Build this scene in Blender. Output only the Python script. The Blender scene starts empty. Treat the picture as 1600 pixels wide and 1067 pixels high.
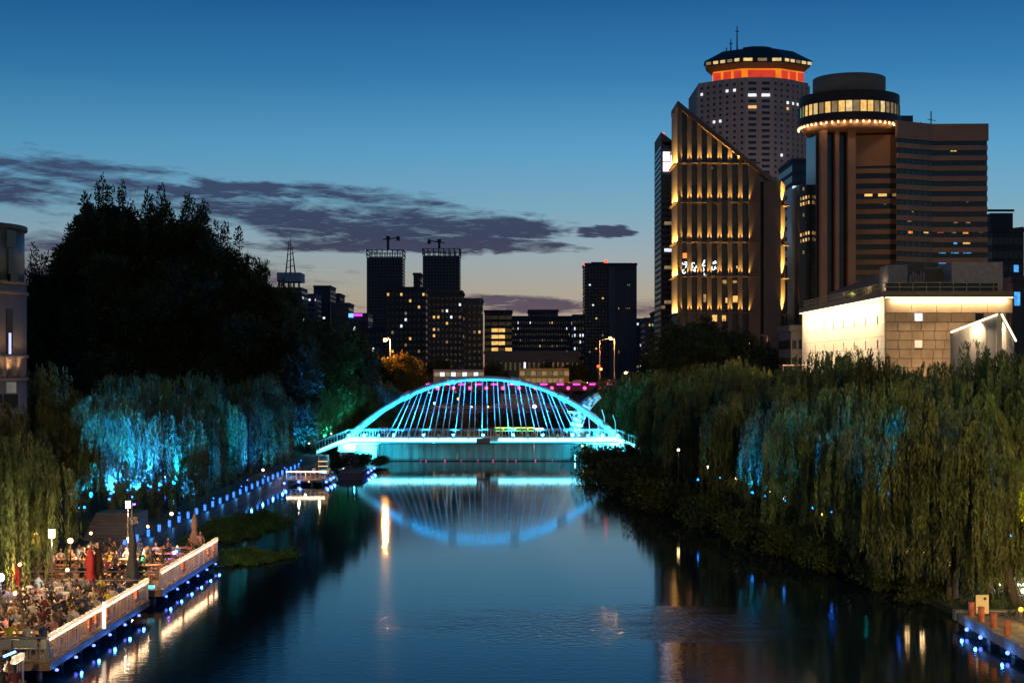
import bpy, math, random
import numpy as np
from mathutils import Vector, Matrix
R = math.radians
random.seed(7)
rng = np.random.default_rng(7)
S = bpy.context.scene
C = S.collection
F = 2400.0      # focal length in photo pixels
H = 13.0        # camera height above the water
HY = 577.0      # horizon row

def at(px, py, Y):
    return Vector(((px-800)*Y/F, Y, H+(HY-py)*Y/F))
def gx(px, Y): return (px-800)*Y/F
def gz(py, Y): return H+(HY-py)*Y/F

# ---------------------------------------------------------------- camera
cd = bpy.data.cameras.new('camera'); cam = bpy.data.objects.new('camera', cd); C.objects.link(cam)
cam.location = (0, 0, H); cam.rotation_euler = (R(90), 0, 0)
cd.sensor_width = 36; cd.lens = 36*F/1600.0; cd.shift_y = (HY-533.5)/1600.0
cd.clip_start = 0.5; cd.clip_end = 20000
S.camera = cam

# ---------------------------------------------------------------- world: dusk sky with streaky cloud banks
W = bpy.data.worlds.new('World'); S.world = W; W.use_nodes = True
nt = W.node_tree; nt.nodes.clear()
def s2l(c): return tuple(((x/255+.055)/1.055)**2.4 if x > 10 else x/255/12.92 for x in c)
class NX:
    """tiny helper to write node maths"""
    def __init__(s, t): s.t = t
    def n(s, k, **kw):
        o = s.t.nodes.new(k)
        for a, b in kw.items(): setattr(o, a, b)
        return o
    def put(s, sock, v):
        if isinstance(v, bpy.types.NodeSocket): s.t.links.new(v, sock)
        elif v is not None: sock.default_value = v
    def m(s, op, a, b=None, c=None, clamp=False):
        o = s.n('ShaderNodeMath', operation=op, use_clamp=clamp)
        s.put(o.inputs[0], a); s.put(o.inputs[1], b); s.put(o.inputs[2], c)
        return o.outputs[0]
    def mix(s, f, a, b, blend='MIX'):
        o = s.n('ShaderNodeMix', data_type='RGBA', blend_type=blend)
        s.put(o.inputs[0], f); s.put(o.inputs[6], a); s.put(o.inputs[7], b)
        return o.outputs[2]
    def ramp(s, f, stops, interp='LINEAR'):
        o = s.n('ShaderNodeValToRGB'); cr = o.color_ramp; cr.interpolation = interp
        while len(cr.elements) < len(stops): cr.elements.new(0.5)
        for e, (p, c) in zip(cr.elements, stops): e.position = p; e.color = (*c, 1)
        s.put(o.inputs[0], f); return o.outputs[0]
    def noise(s, vec, scale=1, detail=4, rough=.55, dist=0, out=0):
        o = s.n('ShaderNodeTexNoise'); s.put(o.inputs['Vector'], vec)
        o.inputs['Scale'].default_value = scale; o.inputs['Detail'].default_value = detail
        o.inputs['Roughness'].default_value = rough; o.inputs['Distortion'].default_value = dist
        return o.outputs[out]
    def xyz(s, x, y, z):
        o = s.n('ShaderNodeCombineXYZ'); s.put(o.inputs[0], x); s.put(o.inputs[1], y); s.put(o.inputs[2], z); return o.outputs[0]
X = NX(nt)
tc = X.n('ShaderNodeTexCoord'); sp = X.n('ShaderNodeSeparateXYZ'); nt.links.new(tc.outputs['Generated'], sp.inputs[0])
az = X.m('MULTIPLY', X.m('ARCTAN2', sp.outputs[0], sp.outputs[1]), 2400.0)      # 2400 per radian
el = X.m('MULTIPLY', X.m('ARCSINE', sp.outputs[2]), 2400.0)
VM = 3770.0
base = X.ramp(X.m('DIVIDE', el, VM, clamp=True), [
    (0.0, s2l((150, 112, 100))), (60/VM, s2l((162, 138, 122))), (115/VM, s2l((162, 156, 140))), (180/VM, s2l((142, 162, 170))),
    (250/VM, s2l((112, 160, 184))), (340/VM, s2l((82, 150, 190))), (450/VM, s2l((46, 118, 168))),
    (580/VM, s2l((18, 84, 142))), (900/VM, s2l((14, 72, 128))), (1600/VM, s2l((18, 64, 112))), (1.0, s2l((18, 58, 100)))])
# twilight side brighter than the side behind the viewer
side = X.m('MULTIPLY_ADD', X.m('COSINE', X.m('DIVIDE', X.m('SUBTRACT', az, 350.0), 2400.0)), 0.17, 0.84)
lf = X.m('MULTIPLY_ADD', X.m('SMOOTH_MIN', X.m('DIVIDE', X.m('ADD', az, 800.0), 1000.0), 1.0, 0.4), 0.14, 0.86)
lf = X.m('MAXIMUM', lf, 0.80)
sky_t = X.n('ShaderNodeTexSky', sky_type='NISHITA'); sky_t.sun_disc = False
sky_t.sun_elevation = R(0.5); sky_t.sun_rotation = R(6); sky_t.altitude = 50
nish = X.mix(1.0, sky_t.outputs[0], (0.0018, 0.0018, 0.0018, 1), 'MULTIPLY')
fac = X.m('MULTIPLY', side, lf)
fcol = X.n('ShaderNodeCombineColor'); [X.put(fcol.inputs[i], fac) for i in range(3)]
base = X.mix(1.0, base, fcol.outputs[0], 'MULTIPLY')
base = X.mix(1.0, base, nish, 'ADD')
# cloud banks (u = az, v = el)
nv = X.xyz(X.m('DIVIDE', az, 210.0), X.m('DIVIDE', X.m('ADD', el, X.m('MULTIPLY', az, 0.10)), 34.0), 3.1)
n1 = X.noise(nv, 1.0, 7, .62, .5)
nv2 = X.xyz(X.m('DIVIDE', az, 45.0), X.m('DIVIDE', el, 10.0), 1.7)
n2 = X.noise(nv2, 1.0, 5, .6, .4)
nn = X.m('ADD', X.m('MULTIPLY', X.m('SUBTRACT', n1, .5), 4.2), X.m('MULTIPLY', X.m('SUBTRACT', n2, .5), 2.2))
def bank(uc, vc, a, b, slope, amp, gain, off=0.0):
    du = X.m('SUBTRACT', az, uc)
    dv = X.m('SUBTRACT', X.m('SUBTRACT', el, vc), X.m('MULTIPLY', du, slope))
    q = X.m('ADD', X.m('POWER', X.m('ABSOLUTE', X.m('DIVIDE', du, a)), 2.0), X.m('POWER', X.m('ABSOLUTE', X.m('DIVIDE', dv, b)), 2.0))
    f = X.m('SUBTRACT', 1.0+off, q)
    return X.m('MULTIPLY', X.m('ADD', f, X.m('MULTIPLY', nn, amp)), gain, clamp=True)
banks = [(-760, 275, 330, 52, -.02, .9, 1.1), (-250, 234, 330, 46, -.06, .8, 1.2), (-20, 222, 120, 20, -.06, .7, 2.0), (-110, 195, 220, 17, -.03, .6, 2.4), (-420, 272, 190, 15, -.03, .8, 1.6),
         (145, 213, 48, 12, .02, .9, 2.4), (20, 101, 120, 17, -.05, .7, 1.8), (-620, 130, 420, 72, -.02, .9, 0.9), (-1300, 240, 420, 70, 0, .8, 1.5), (230, 95, 90, 16, 0, .7, 1.0),
         (-330, 190, 260, 12, 0, .8, 1.4)]
mx = None
for b in banks:
    v = bank(*b); mx = v if mx is None else X.m('MAXIMUM', mx, v)
ccol = X.ramp(X.m('DIVIDE', el, 400.0, clamp=True), [(0, s2l((104, 82, 88))), (.3, s2l((78, 70, 88))), (.5, s2l((50, 54, 80))), (.75, s2l((52, 66, 96))), (1, s2l((60, 90, 130)))])
n3 = X.noise(X.xyz(X.m('DIVIDE', az, 95.0), X.m('DIVIDE', X.m('SUBTRACT', el, X.m('MULTIPLY', az, 0.05)), 13.0), 9.0), 1.0, 6, .65, .6)
dens = X.m('MULTIPLY_ADD', X.m('SUBTRACT', n3, .36), 3.6, .66, clamp=True)
dens = X.m('MAXIMUM', dens, X.m('MULTIPLY', X.m('SUBTRACT', mx, .75), 1.6))
col = X.mix(X.m('MULTIPLY', X.m('MULTIPLY', mx, 0.95), dens), base, ccol)
below = X.m('MULTIPLY', X.m('SUBTRACT', 0.0, el), 0.02, clamp=True)
col = X.mix(below, col, (0.01, 0.012, 0.016, 1))
bg = X.n('ShaderNodeBackground'); nt.links.new(col, bg.inputs[0]); bg.inputs[1].default_value = 1.10
wo = X.n('ShaderNodeOutputWorld'); nt.links.new(bg.outputs[0], wo.inputs[0])
# assumed, unseen street lamps stand on the road bridge the picture is taken from
# last afterglow from just above the horizon
sd = bpy.data.lights.new('sun', 'SUN'); sd.energy = 0.001; sd.angle = R(12); sd.color = (1, .75, .6)
sun = bpy.data.objects.new('sun', sd); C.objects.link(sun); sun.rotation_euler = (R(87), 0, R(174))
S.view_settings.view_transform = 'Standard'; S.view_settings.look = 'None'; S.view_settings.exposure = 0; S.view_settings.gamma = 1
S.render.engine = 'CYCLES'; S.cycles.use_denoising = True
S.cycles.max_bounces = 6; S.cycles.diffuse_bounces = 2; S.cycles.glossy_bounces = 3; S.cycles.transmission_bounces = 3; S.cycles.transparent_max_bounces = 6
S.cycles.sample_clamp_indirect = 4; S.cycles.caustics_reflective = False; S.cycles.caustics_refractive = False

# ---------------------------------------------------------------- materials
_M = {}
def M(name, col, rough=.6, metal=0., var=.25, scale=1.5, bump=0., emit=None, es=0., streak=False):
    if name in _M: return _M[name]
    m = bpy.data.materials.new(name); m.use_nodes = True; t = m.node_tree; x = NX(t)
    p = t.nodes['Principled BSDF']
    p.inputs['Roughness'].default_value = rough; p.inputs['Metallic'].default_value = metal
    if emit is None or var:
        c = x.n('ShaderNodeTexCoord').outputs['Object']
        if streak:
            mp = x.n('ShaderNodeMapping'); x.put(mp.inputs[0], c); mp.inputs[3].default_value = (1, 1, .08); c = mp.outputs[0]
        n = x.noise(c, scale, 6, .6)
        a = tuple(min(1, k*(1-var)) for k in col); b = tuple(min(1, k*(1+var)) for k in col)
        cc = x.ramp(n, [(.3, a), (.7, b)]); x.put(p.inputs['Base Color'], cc)
        if bump:
            bn = x.n('ShaderNodeBump'); bn.inputs['Strength'].default_value = bump; bn.inputs['Distance'].default_value = .05
            x.put(bn.inputs['Height'], x.noise(c, scale*5, 5, .6)); x.put(p.inputs['Normal'], bn.outputs[0])
    else: p.inputs['Base Color'].default_value = (*col, 1)
    if emit:
        p.inputs['Emission Color'].default_value = (*emit, 1); p.inputs['Emission Strength'].default_value = es
    _M[name] = m; return m
def E(name, col, s, var=0.0, scale=1.0):
    """something that gives off light (lamp, LED, lit pane)"""
    if name in _M: return _M[name]
    m = bpy.data.materials.new(name); m.use_nodes = True; t = m.node_tree; x = NX(t)
    p = t.nodes['Principled BSDF']; p.inputs['Base Color'].default_value = (*[min(.6, c*.5) for c in col], 1); p.inputs['Roughness'].default_value = .4
    p.inputs['Emission Color'].default_value = (*col, 1); p.inputs['Emission Strength'].default_value = s
    if var:
        n = x.noise(x.n('ShaderNodeTexCoord').outputs['Object'], scale, 3, .7)
        x.put(p.inputs['Emission Strength'], x.m('MULTIPLY', x.m('MULTIPLY_ADD', n, 2*var*2, 1-2*var, clamp=False), s))
    _M[name] = m; return m
def leafmat(name, col, trans=.4, var=.5, scale=.35):
    if name in _M: return _M[name]
    m = bpy.data.materials.new(name); m.use_nodes = True; t = m.node_tree; x = NX(t)
    t.nodes.remove(t.nodes['Principled BSDF']); out = t.nodes['Material Output']
    c = x.n('ShaderNodeTexCoord').outputs['Object']
    n = x.noise(c, scale, 5, .7)
    a = tuple(k*(1-var) for k in col); b = (col[0]*(1+var*1.1), col[1]*(1+var), col[2]*(1+var*.3))
    cc = x.ramp(n, [(.35, a), (.65, b)])
    oi = x.n('ShaderNodeObjectInfo').outputs['Random']
    hs = x.n('ShaderNodeHueSaturation'); x.put(hs.inputs['Hue'], x.m('MULTIPLY_ADD', oi, .07, .455)); x.put(hs.inputs['Value'], x.m('MULTIPLY_ADD', oi, .9, .6)); x.put(hs.inputs['Color'], cc)
    d = x.n('ShaderNodeBsdfDiffuse'); x.put(d.inputs[0], hs.outputs[0])
    tr = x.n('ShaderNodeBsdfTranslucent'); x.put(tr.inputs[0], hs.outputs[0])
    g = x.n('ShaderNodeBsdfGlossy'); g.inputs['Roughness'].default_value = .45; g.inputs[0].default_value = (.5, .5, .5, 1)
    mm = x.n('ShaderNodeMixShader'); mm.inputs[0].default_value = trans; x.put(mm.inputs[1], d.outputs[0]); x.put(mm.inputs[2], tr.outputs[0])
    m2 = x.n('ShaderNodeMixShader'); m2.inputs[0].default_value = .03; x.put(m2.inputs[1], mm.outputs[0]); x.put(m2.inputs[2], g.outputs[0])
    x.put(out.inputs[0], m2.outputs[0]); _M[name] = m; return m

# ---------------------------------------------------------------- mesh helpers
class MB:
    def __init__(s): s.v = []; s.f = []; s.m = []
    def add(s, vs, fs, mi=0):
        o = len(s.v); s.v += [tuple(v) for v in vs]; s.f += [tuple(i+o for i in f) for f in fs]; s.m += [mi]*len(fs); return s
    def box(s, x0, x1, y0, y1, z0, z1, mi=0):
        return s.add([(x0,y0,z0),(x1,y0,z0),(x1,y1,z0),(x0,y1,z0),(x0,y0,z1),(x1,y0,z1),(x1,y1,z1),(x0,y1,z1)],
                     [(0,3,2,1),(4,5,6,7),(0,1,5,4),(1,2,6,5),(2,3,7,6),(3,0,4,7)], mi)
    def ob(s, c, a, b, d, mi=0):
        """oriented box: centre and three half-extent vectors"""
        c, a, b, d = map(Vector, (c, a, b, d))
        vs = [c+i*a+j*b+k*d for k in (-1,1) for i, j in ((-1,-1),(1,-1),(1,1),(-1,1))]
        fs = [(0,3,2,1),(4,5,6,7),(0,1,5,4),(1,2,6,5),(2,3,7,6),(3,0,4,7)]
        if a.cross(b).dot(d) < 0: fs = [f[::-1] for f in fs]
        return s.add(vs, fs, mi)
    def prism(s, poly, z0, z1, mi=0, top=None):
        n = len(poly); t = top or poly
        vs = [(x, y, z0) for x, y in poly]+[(x, y, z1) for x, y in t]
        return s.add(vs, [tuple(range(n))[::-1], tuple(range(n, 2*n))]+[(i, (i+1) % n, n+(i+1) % n, n+i) for i in range(n)], mi)
    def cyl(s, c, r0, z0, z1, n=16, mi=0, r1=None):
        r1 = r0 if r1 is None else r1
        p = lambda r: [(c[0]+r*math.cos(2*math.pi*i/n), c[1]+r*math.sin(2*math.pi*i/n)) for i in range(n)]
        return s.prism(p(r0), z0, z1, mi, p(r1))
    def tube(s, pts, rad, n=6, mi=0):
        pts = [Vector(p) for p in pts]
        if not isinstance(rad, (list, tuple)): rad = [rad]*len(pts)
        vs = []; u = None
        for i, p in enumerate(pts):
            d = (pts[min(i+1, len(pts)-1)]-pts[max(i-1, 0)]).normalized()
            if u is None: u = d.orthogonal().normalized()
            u = (u-d*u.dot(d)).normalized(); w = d.cross(u)
            vs += [p+rad[i]*(math.cos(2*math.pi*k/n)*u+math.sin(2*math.pi*k/n)*w) for k in range(n)]
        fs = [(i*n+k, i*n+(k+1) % n, (i+1)*n+(k+1) % n, (i+1)*n+k) for i in range(len(pts)-1) for k in range(n)]
        fs += [tuple(range(n))[::-1], tuple(range(len(vs)-n, len(vs)))]
        return s.add(vs, fs, mi)
    def ball(s, c, r, n=8, k=5, mi=0):
        if not isinstance(r, (list, tuple)): r = (r, r, r)
        vs = [(c[0], c[1], c[2]-r[2])]
        for j in range(1, k):
            a = math.pi*j/k
            vs += [(c[0]+r[0]*math.sin(a)*math.cos(2*math.pi*i/n), c[1]+r[1]*math.sin(a)*math.sin(2*math.pi*i/n), c[2]-r[2]*math.cos(a)) for i in range(n)]
        vs.append((c[0], c[1], c[2]+r[2])); L = len(vs)-1
        fs = [(0, 1+(i+1) % n, 1+i) for i in range(n)]
        for j in range(k-2): fs += [(1+j*n+i, 1+j*n+(i+1) % n, 1+(j+1)*n+(i+1) % n, 1+(j+1)*n+i) for i in range(n)]
        fs += [(L, 1+(k-2)*n+i, 1+(k-2)*n+(i+1) % n) for i in range(n)]
        return s.add(vs, fs, mi)
    def mesh(s, name, mats, smooth=False):
        me = bpy.data.meshes.new(name); me.from_pydata(s.v, [], s.f)
        for m in (mats if isinstance(mats, (list, tuple)) else [mats]): me.materials.append(m)
        me.polygons.foreach_set('material_index', s.m)
        if smooth: me.polygons.foreach_set('use_smooth', [True]*len(s.f))
        me.update(); return me
    def build(s, name, mats, parent=None, smooth=False, loc=None, kind=None):
        o = bpy.data.objects.new(name, s.mesh(name, mats, smooth)); C.objects.link(o)
        if parent is not None: o.parent = parent
        if loc is not None: o.location = loc
        if kind: o['kind'] = kind
        return o
def put(name, me, parent=None, loc=(0, 0, 0), rz=0, sc=1, kind=None):
    o = bpy.data.objects.new(name, me); C.objects.link(o); o.location = loc; o.rotation_euler = (0, 0, rz)
    o.scale = sc if isinstance(sc, (tuple, list)) else (sc,)*3
    if parent is not None: o.parent = parent
    if kind: o['kind'] = kind
    return o
def tag(o, label, cat, group=None):
    o['label'] = label; o['category'] = cat
    if group: o['group'] = group
    return o
def thing(name, label, cat, loc=(0, 0, 0), rz=0, group=None):
    o = bpy.data.objects.new(name, None); C.objects.link(o); o.location = loc; o.rotation_euler = (0, 0, rz)
    return tag(o, label, cat, group)
def dup(src, loc, label, rz=0, sc=None, group=None):
    r = src.copy(); C.objects.link(r); r.location = loc; r.rotation_euler = (0, 0, rz); r['label'] = label
    if sc is not None: r.scale = sc if isinstance(sc, (tuple, list)) else (sc,)*3
    if group: r['group'] = group
    for ch in list(src.children):
        c = ch.copy(); C.objects.link(c); c.parent = r
        for g in list(ch.children):
            d = g.copy(); C.objects.link(d); d.parent = c
    return r
def struct(name, mb, mats, smooth=False):
    return mb.build(name, mats, smooth=smooth, kind='structure')
_L = {}
def spot(name, loc, aim, col, watt, size=60, blend=.6, rad=.15, parent=None):
    k = (name, col, watt, size, blend, rad)
    if k not in _L:
        d = bpy.data.lights.new(name, 'SPOT'); d.color = col; d.energy = watt; d.spot_size = R(size); d.spot_blend = blend; d.shadow_soft_size = rad; _L[k] = d
    o = bpy.data.objects.new(name, _L[k]); C.objects.link(o); o.location = loc
    o.rotation_euler = (Vector(aim)-Vector(loc)).to_track_quat('-Z', 'Y').to_euler()
    if parent is not None: o.parent = parent
    return o
def point(name, loc, col, watt, rad=.12, parent=None):
    k = (name, col, watt, rad)
    if k not in _L:
        d = bpy.data.lights.new(name, 'POINT'); d.color = col; d.energy = watt; d.shadow_soft_size = rad; _L[k] = d
    o = bpy.data.objects.new(name, _L[k]); C.objects.link(o); o.location = loc
    if parent is not None: o.parent = parent
    return o
def area(name, loc, aim, col, watt, sx, sy, parent=None, up='Y'):
    d = bpy.data.lights.new(name, 'AREA'); d.shape = 'RECTANGLE'; d.size = sx; d.size_y = sy; d.color = col; d.energy = watt
    o = bpy.data.objects.new(name, d); C.objects.link(o); o.location = loc
    o.rotation_euler = (Vector(aim)-Vector(loc)).to_track_quat('-Z', up).to_euler()
    if parent is not None: o.parent = parent
    return o
ORD = 'first second third fourth fifth sixth seventh eighth ninth tenth eleventh twelfth thirteenth fourteenth fifteenth sixteenth seventeenth eighteenth nineteenth twentieth twenty-first twenty-second twenty-third twenty-fourth twenty-fifth twenty-sixth twenty-seventh twenty-eighth twenty-ninth thirtieth'.split()
def orw(i): return ORD[i] if i < len(ORD) else 'last'
WARM = (1, .62, .28); GOLD = (1, .55, .12); CYAN = (.003, .25, 1.0); BLUE = (.01, .15, 1.0); TEAL = (.01, .55, .62)

def quads(name, V, mats, mi=None):
    """N x 4 x 3 array of leaf corners -> mesh"""
    n = len(V); me = bpy.data.meshes.new(name)
    me.vertices.add(n*4); me.vertices.foreach_set('co', V.reshape(-1).astype(np.float32))
    me.loops.add(n*4); me.loops.foreach_set('vertex_index', np.arange(n*4, dtype=np.int32))
    me.polygons.add(n); me.polygons.foreach_set('loop_start', np.arange(0, n*4, 4, dtype=np.int32))
    for m in (mats if isinstance(mats, (list, tuple)) else [mats]): me.materials.append(m)
    if mi is not None: me.polygons.foreach_set('material_index', mi.astype(np.int32))
    me.update(calc_edges=True); return me
def unit(a): return a/np.maximum(np.linalg.norm(a, axis=-1, keepdims=True), 1e-6)
def rhomb(P, D, L, Wd):
    """leaves: base P, direction D, length L, width Wd"""
    n = len(P); q = unit(np.cross(D, rng.normal(size=(n, 3))))
    L = np.reshape(L, (-1, 1)); Wd = np.reshape(Wd, (-1, 1))
    mid = P+D*L*.45
    return np.stack([P, mid-q*Wd/2, P+D*L, mid+q*Wd/2], 1)
# ================================================================ SETTING: water, banks, ground
def Xr(Y):   # right waterline
    return float(np.interp(Y, [-60, 40, 60, 80, 101, 137, 160, 197, 212, 330], [24, 23.5, 23, 23.5, 22, 15.5, 13.2, 11.0, 11.3, 11.5]))
XL = -26.0
# water
wm = bpy.data.materials.new('river_water'); wm.use_nodes = True; x = NX(wm.node_tree); p = wm.node_tree.nodes['Principled BSDF']
p.inputs['Base Color'].default_value = (.004, .012, .017, 1); p.inputs['IOR'].default_value = 1.333; p.inputs['Specular IOR Level'].default_value = .5
pos = x.n('ShaderNodeNewGeometry').outputs['Position']; sx = x.n('ShaderNodeSeparateXYZ'); x.put(sx.inputs[0], pos)
# gust patch that ruffles the surface
wob = x.noise(x.xyz(x.m('MULTIPLY', sx.outputs[0], .25), x.m('MULTIPLY', sx.outputs[1], .6), 0), 1, 4, .6)
du = x.m('DIVIDE', x.m('SUBTRACT', sx.outputs[0], 6.0), 14.0); dv = x.m('DIVIDE', x.m('SUBTRACT', sx.outputs[1], 78.5), 7.0)
q = x.m('ADD', x.m('MULTIPLY', du, du), x.m('MULTIPLY', dv, dv))
gust = x.m('MULTIPLY', x.m('ADD', x.m('SUBTRACT', 1.0, q), x.m('MULTIPLY', x.m('SUBTRACT', wob, .5), 3.0)), .8, clamp=True)
near = x.m('MULTIPLY', x.m('SUBTRACT', 100.0, sx.outputs[1]), .02, clamp=True)
wv = lambda a, b, s, d=3: x.noise(x.xyz(x.m('MULTIPLY', sx.outputs[0], a), x.m('MULTIPLY', sx.outputs[1], b), 0), s, d, .55)
calm = wv(.35, 1.5, 1.0, 3); fine = wv(1.0, 2.2, 2.2, 3); chop = wv(1, .8, 2.4, 3)
hgt = x.m('ADD', x.m('MULTIPLY', calm, .0030), x.m('ADD', x.m('MULTIPLY', x.m('MULTIPLY', fine, x.m('MULTIPLY_ADD', near, .80, .05)), .010), x.m('MULTIPLY', x.m('MULTIPLY', x.m('SUBTRACT', chop, .5), gust), .05)))
bn = x.n('ShaderNodeBump'); bn.inputs['Strength'].default_value = 1.0; bn.inputs['Distance'].default_value = 1.0
x.put(bn.inputs['Height'], hgt); x.put(p.inputs['Normal'], bn.outputs[0])
x.put(p.inputs['Roughness'], x.m('ADD', x.m('MULTIPLY', gust, .09), x.m('MULTIPLY_ADD', near, .03, .05)))
w = MB(); w.add([(-500, -80, 0), (500, -80, 0), (500, 420, 0), (-500, 420, 0)], [(0, 1, 2, 3)]); struct('water', w, wm)

earth = M('bank_earth', (.035, .032, .022), .9, var=.5, scale=.6, bump=.4)
grassm = M('bank_grass', (.03, .045, .015), .9, var=.6, scale=.8, bump=.5)
pave = M('stone_paving', (.16, .13, .10), .75, var=.3, scale=1.2, bump=.2)
stone = M('quay_stone', (.17, .15, .13), .8, var=.35, scale=.8, bump=.3)
# left bank: quay wall, footpath, slope up to the street level
ys = list(np.linspace(-80, 330, 60)); m = MB(); prof = [(-26, -1), (-26, .85), (-29.5, .9), (-32, 1.3), (-38, 2.6), (-48, 3.4), (-120, 3.6), (-6000, 3.6)]
vs = [(a, y, b) for y in ys for a, b in prof]; k = len(prof)
m.add(vs, [(i*k+j, i*k+j+1, (i+1)*k+j+1, (i+1)*k+j) for i in range(len(ys)-1) for j in range(k-1)])
for i in range(len(m.m)):
    j = i % (k-1); m.m[i] = 1 if j in (0, 1) else 0
struct('left_bank', m, [grassm, stone])
m = MB(); prof = [(0, -1), (0, .35), (3, .9), (5, 1.0), (8.5, 1.05), (12, 1.8), (30, 3.2), (6000, 3.6)]
vs = [(Xr(y)+a, y, b) for y in ys for a, b in prof]
m.add(vs, [(i*k+j, (i+1)*k+j, (i+1)*k+j+1, i*k+j+1) for i in range(len(ys)-1) for j in range(k-1)])
for i in range(len(m.m)):
    j = i % (k-1); m.m[i] = 1 if j == 3 else 0
struct('right_bank', m, [grassm, pave])
m = MB(); m.add([(-6000, 330, 3.6), (6000, 330, 3.6), (6000, 14000, 3.6), (-6000, 14000, 3.6), (-6000, 330, -1), (6000, 330, -1)], [(0, 1, 2, 3), (4, 5, 1, 0)])
struct('ground', m, M('far_ground', (.04, .04, .035), .9, var=.4, scale=.05))
m = MB(); m.box(-300, 400, 352, 364, 3.605, 3.66); struct('road', m, M('asphalt', (.05, .05, .05), .8, var=.2, scale=.4))

# the road bridge the viewer stands on, with assumed street lamps, all unseen
t = thing('road_bridge', 'road bridge with assumed street lamps where the viewer stands, behind the frame', 'bridge', (0, -8, 0))
MB().box(-60, 60, -7, 7, 10.4, 11.3).build('deck', M('asphalt', (.05, .05, .05)), t)
for i in (-1, 0, 1): MB().box(i*24-1.5, i*24+1.5, -5, 5, -1, 10.39).build('pier', stone, t)
MB().box(-60, 60, 6.7, 6.95, 11.301, 12.2).build('parapet', stone, t)
for i, (lx, ax, ay, az_) in enumerate(((-9, -28, 84, 9), (12, 30, 105, 6), (30, 34, 95, 6))):
    MB().tube([(lx, 6.2, 11.3), (lx, 6.2, 20), (lx, 7.6, 20.6)], [.12, .08, .06], 8).build('assumed_lamp_post', M('lamp_pole', (.35, .3, .26), .5, .4, var=.1), t)
    MB().box(lx-.3, lx+.3, 7.3, 8.5, 20.45, 20.62).build('assumed_lamp_head', M('lamp_pole', (.35, .3, .26)), t)
    MB().box(lx-.2, lx+.2, 7.5, 8.3, 20.38, 20.449).build('assumed_lamp_lens', E('sodium_lens', (1, .45, .13), 14), t)
    spot('assumed_street_light', (lx, 8.2, 20.3), (ax, ay+8, az_), (1, .77, .29), (62000, 150000, 125000)[i], 42, .9, .25, t)  # unseen warm spot, assumed, added to light the near willows and crowd

# ================================================================ VEGETATION
willow_l = leafmat('willow_leaves', (.125, .158, .068), .4, .75, .45)
dark_l = leafmat('dark_leaves', (.05, .06, .025), .3, .5, .4)
shrub_l = leafmat('shrub_leaves', (.055, .075, .03), .2, .5, .8)
bark = M('bark', (.09, .065, .045), .9, var=.4, scale=2, bump=.6, streak=True)

def willow_mesh(seed, h=12.0, rad=5.0, nclump=30, nstr=26, low=1.0):
    r = np.random.default_rng(seed); V = []; limbs = []
    for i in range(nclump):
        a = r.uniform(0, 2*math.pi); d = rad*math.sqrt(r.uniform(0.0, 1))*.86
        top = h*(1-.42*(d/rad)**2)*r.uniform(.80, 1.0)
        cr = r.uniform(.6, 1.5)
        c = np.array([d*math.cos(a), d*math.sin(a), top-cr*.6]); limbs.append(c)
        n = nstr
        nl = 6; lock = np.arange(n) % nl
        lph = r.uniform(0, 2*math.pi, nl); lth = np.arccos(r.uniform(.05, 1, nl)); lb = r.uniform(-.6, 2.6, nl); ll_ = r.uniform(2.0, 8.0, nl); lsw = r.uniform(-.05, .05, (nl, 3))
        ph = lph[lock]+r.normal(0, .16, n); th = lth[lock]+r.normal(0, .10, n)
        o = np.stack([np.cos(ph)*np.sin(th), np.sin(ph)*np.sin(th), np.cos(th)*.8], 1)
        st = c+o*cr*r.uniform(.9, 1.08, (n, 1))
        bot = np.maximum(low+lb[lock]+r.uniform(-.25, .25, n)+ (0 if d > rad*.4 else 2), st[:, 2]-ll_[lock]+r.uniform(-.3, .3, n))
        Ls = np.maximum(st[:, 2]-bot, 1.2)
        kk = 46; t = (np.arange(kk)+.5)/kk
        T = t[None, :]*np.ones((n, 1)); ll = Ls[:, None]*T
        out = np.stack([np.cos(ph), np.sin(ph), np.zeros(n)], 1)
        reach = r.uniform(.2, .35, n)
        P = st[:, None, :] + out[:, None, :]*(reach[:, None]*(1-np.exp(-2.2*ll)))[..., None]
        P[..., 2] -= ll - .35*np.exp(-2*ll)
        sway = (lsw[lock]+r.uniform(-.015, .015, (n, 3)))[:, None, :]*ll[..., None]; sway[..., 2] = 0
        P = P+sway+r.normal(0, .035, P.shape)
        keep = r.uniform(size=T.shape) < np.clip(Ls[:, None]/5.5, .25, 1)
        P = P[keep]; D = unit(np.stack([r.normal(0, .2, len(P)), r.normal(0, .2, len(P)), -np.ones(len(P))], 1))
        V.append(rhomb(P, D, r.uniform(.2, .46, len(P)), r.uniform(.05, .11, len(P))))
    me = quads('willow_crown', np.concatenate(V), willow_l)
    mb = MB(); lean = r.uniform(-.6, .6, 2); fork = Vector((lean[0]*.6, lean[1]*.6, 3.2))
    mb.tube([(0, 0, -.4), (0, 0, .3), (lean[0]*.3, lean[1]*.3, 1.6), fork], [.42, .34, .28, .26], 8)
    for i, c in enumerate(limbs[:12]):
        c = Vector(c); mid = fork.lerp(c, .5)+Vector((0, 0, .8))
        mb.tube([fork, fork.lerp(mid, .5)+Vector((r.uniform(-.2, .2), r.uniform(-.2, .2), 0)), mid, c], [.17, .13, .09, .04], 5)
    return me, mb.mesh('willow_trunk', bark, True)
WIL = [willow_mesh(s, 12.0, rd, nc, ns) for s, rd, nc, ns in ((11, 5.2, 44, 30), (12, 4.6, 38, 30), (13, 5.6, 48, 30), (14, 4.2, 34, 30))]

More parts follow.
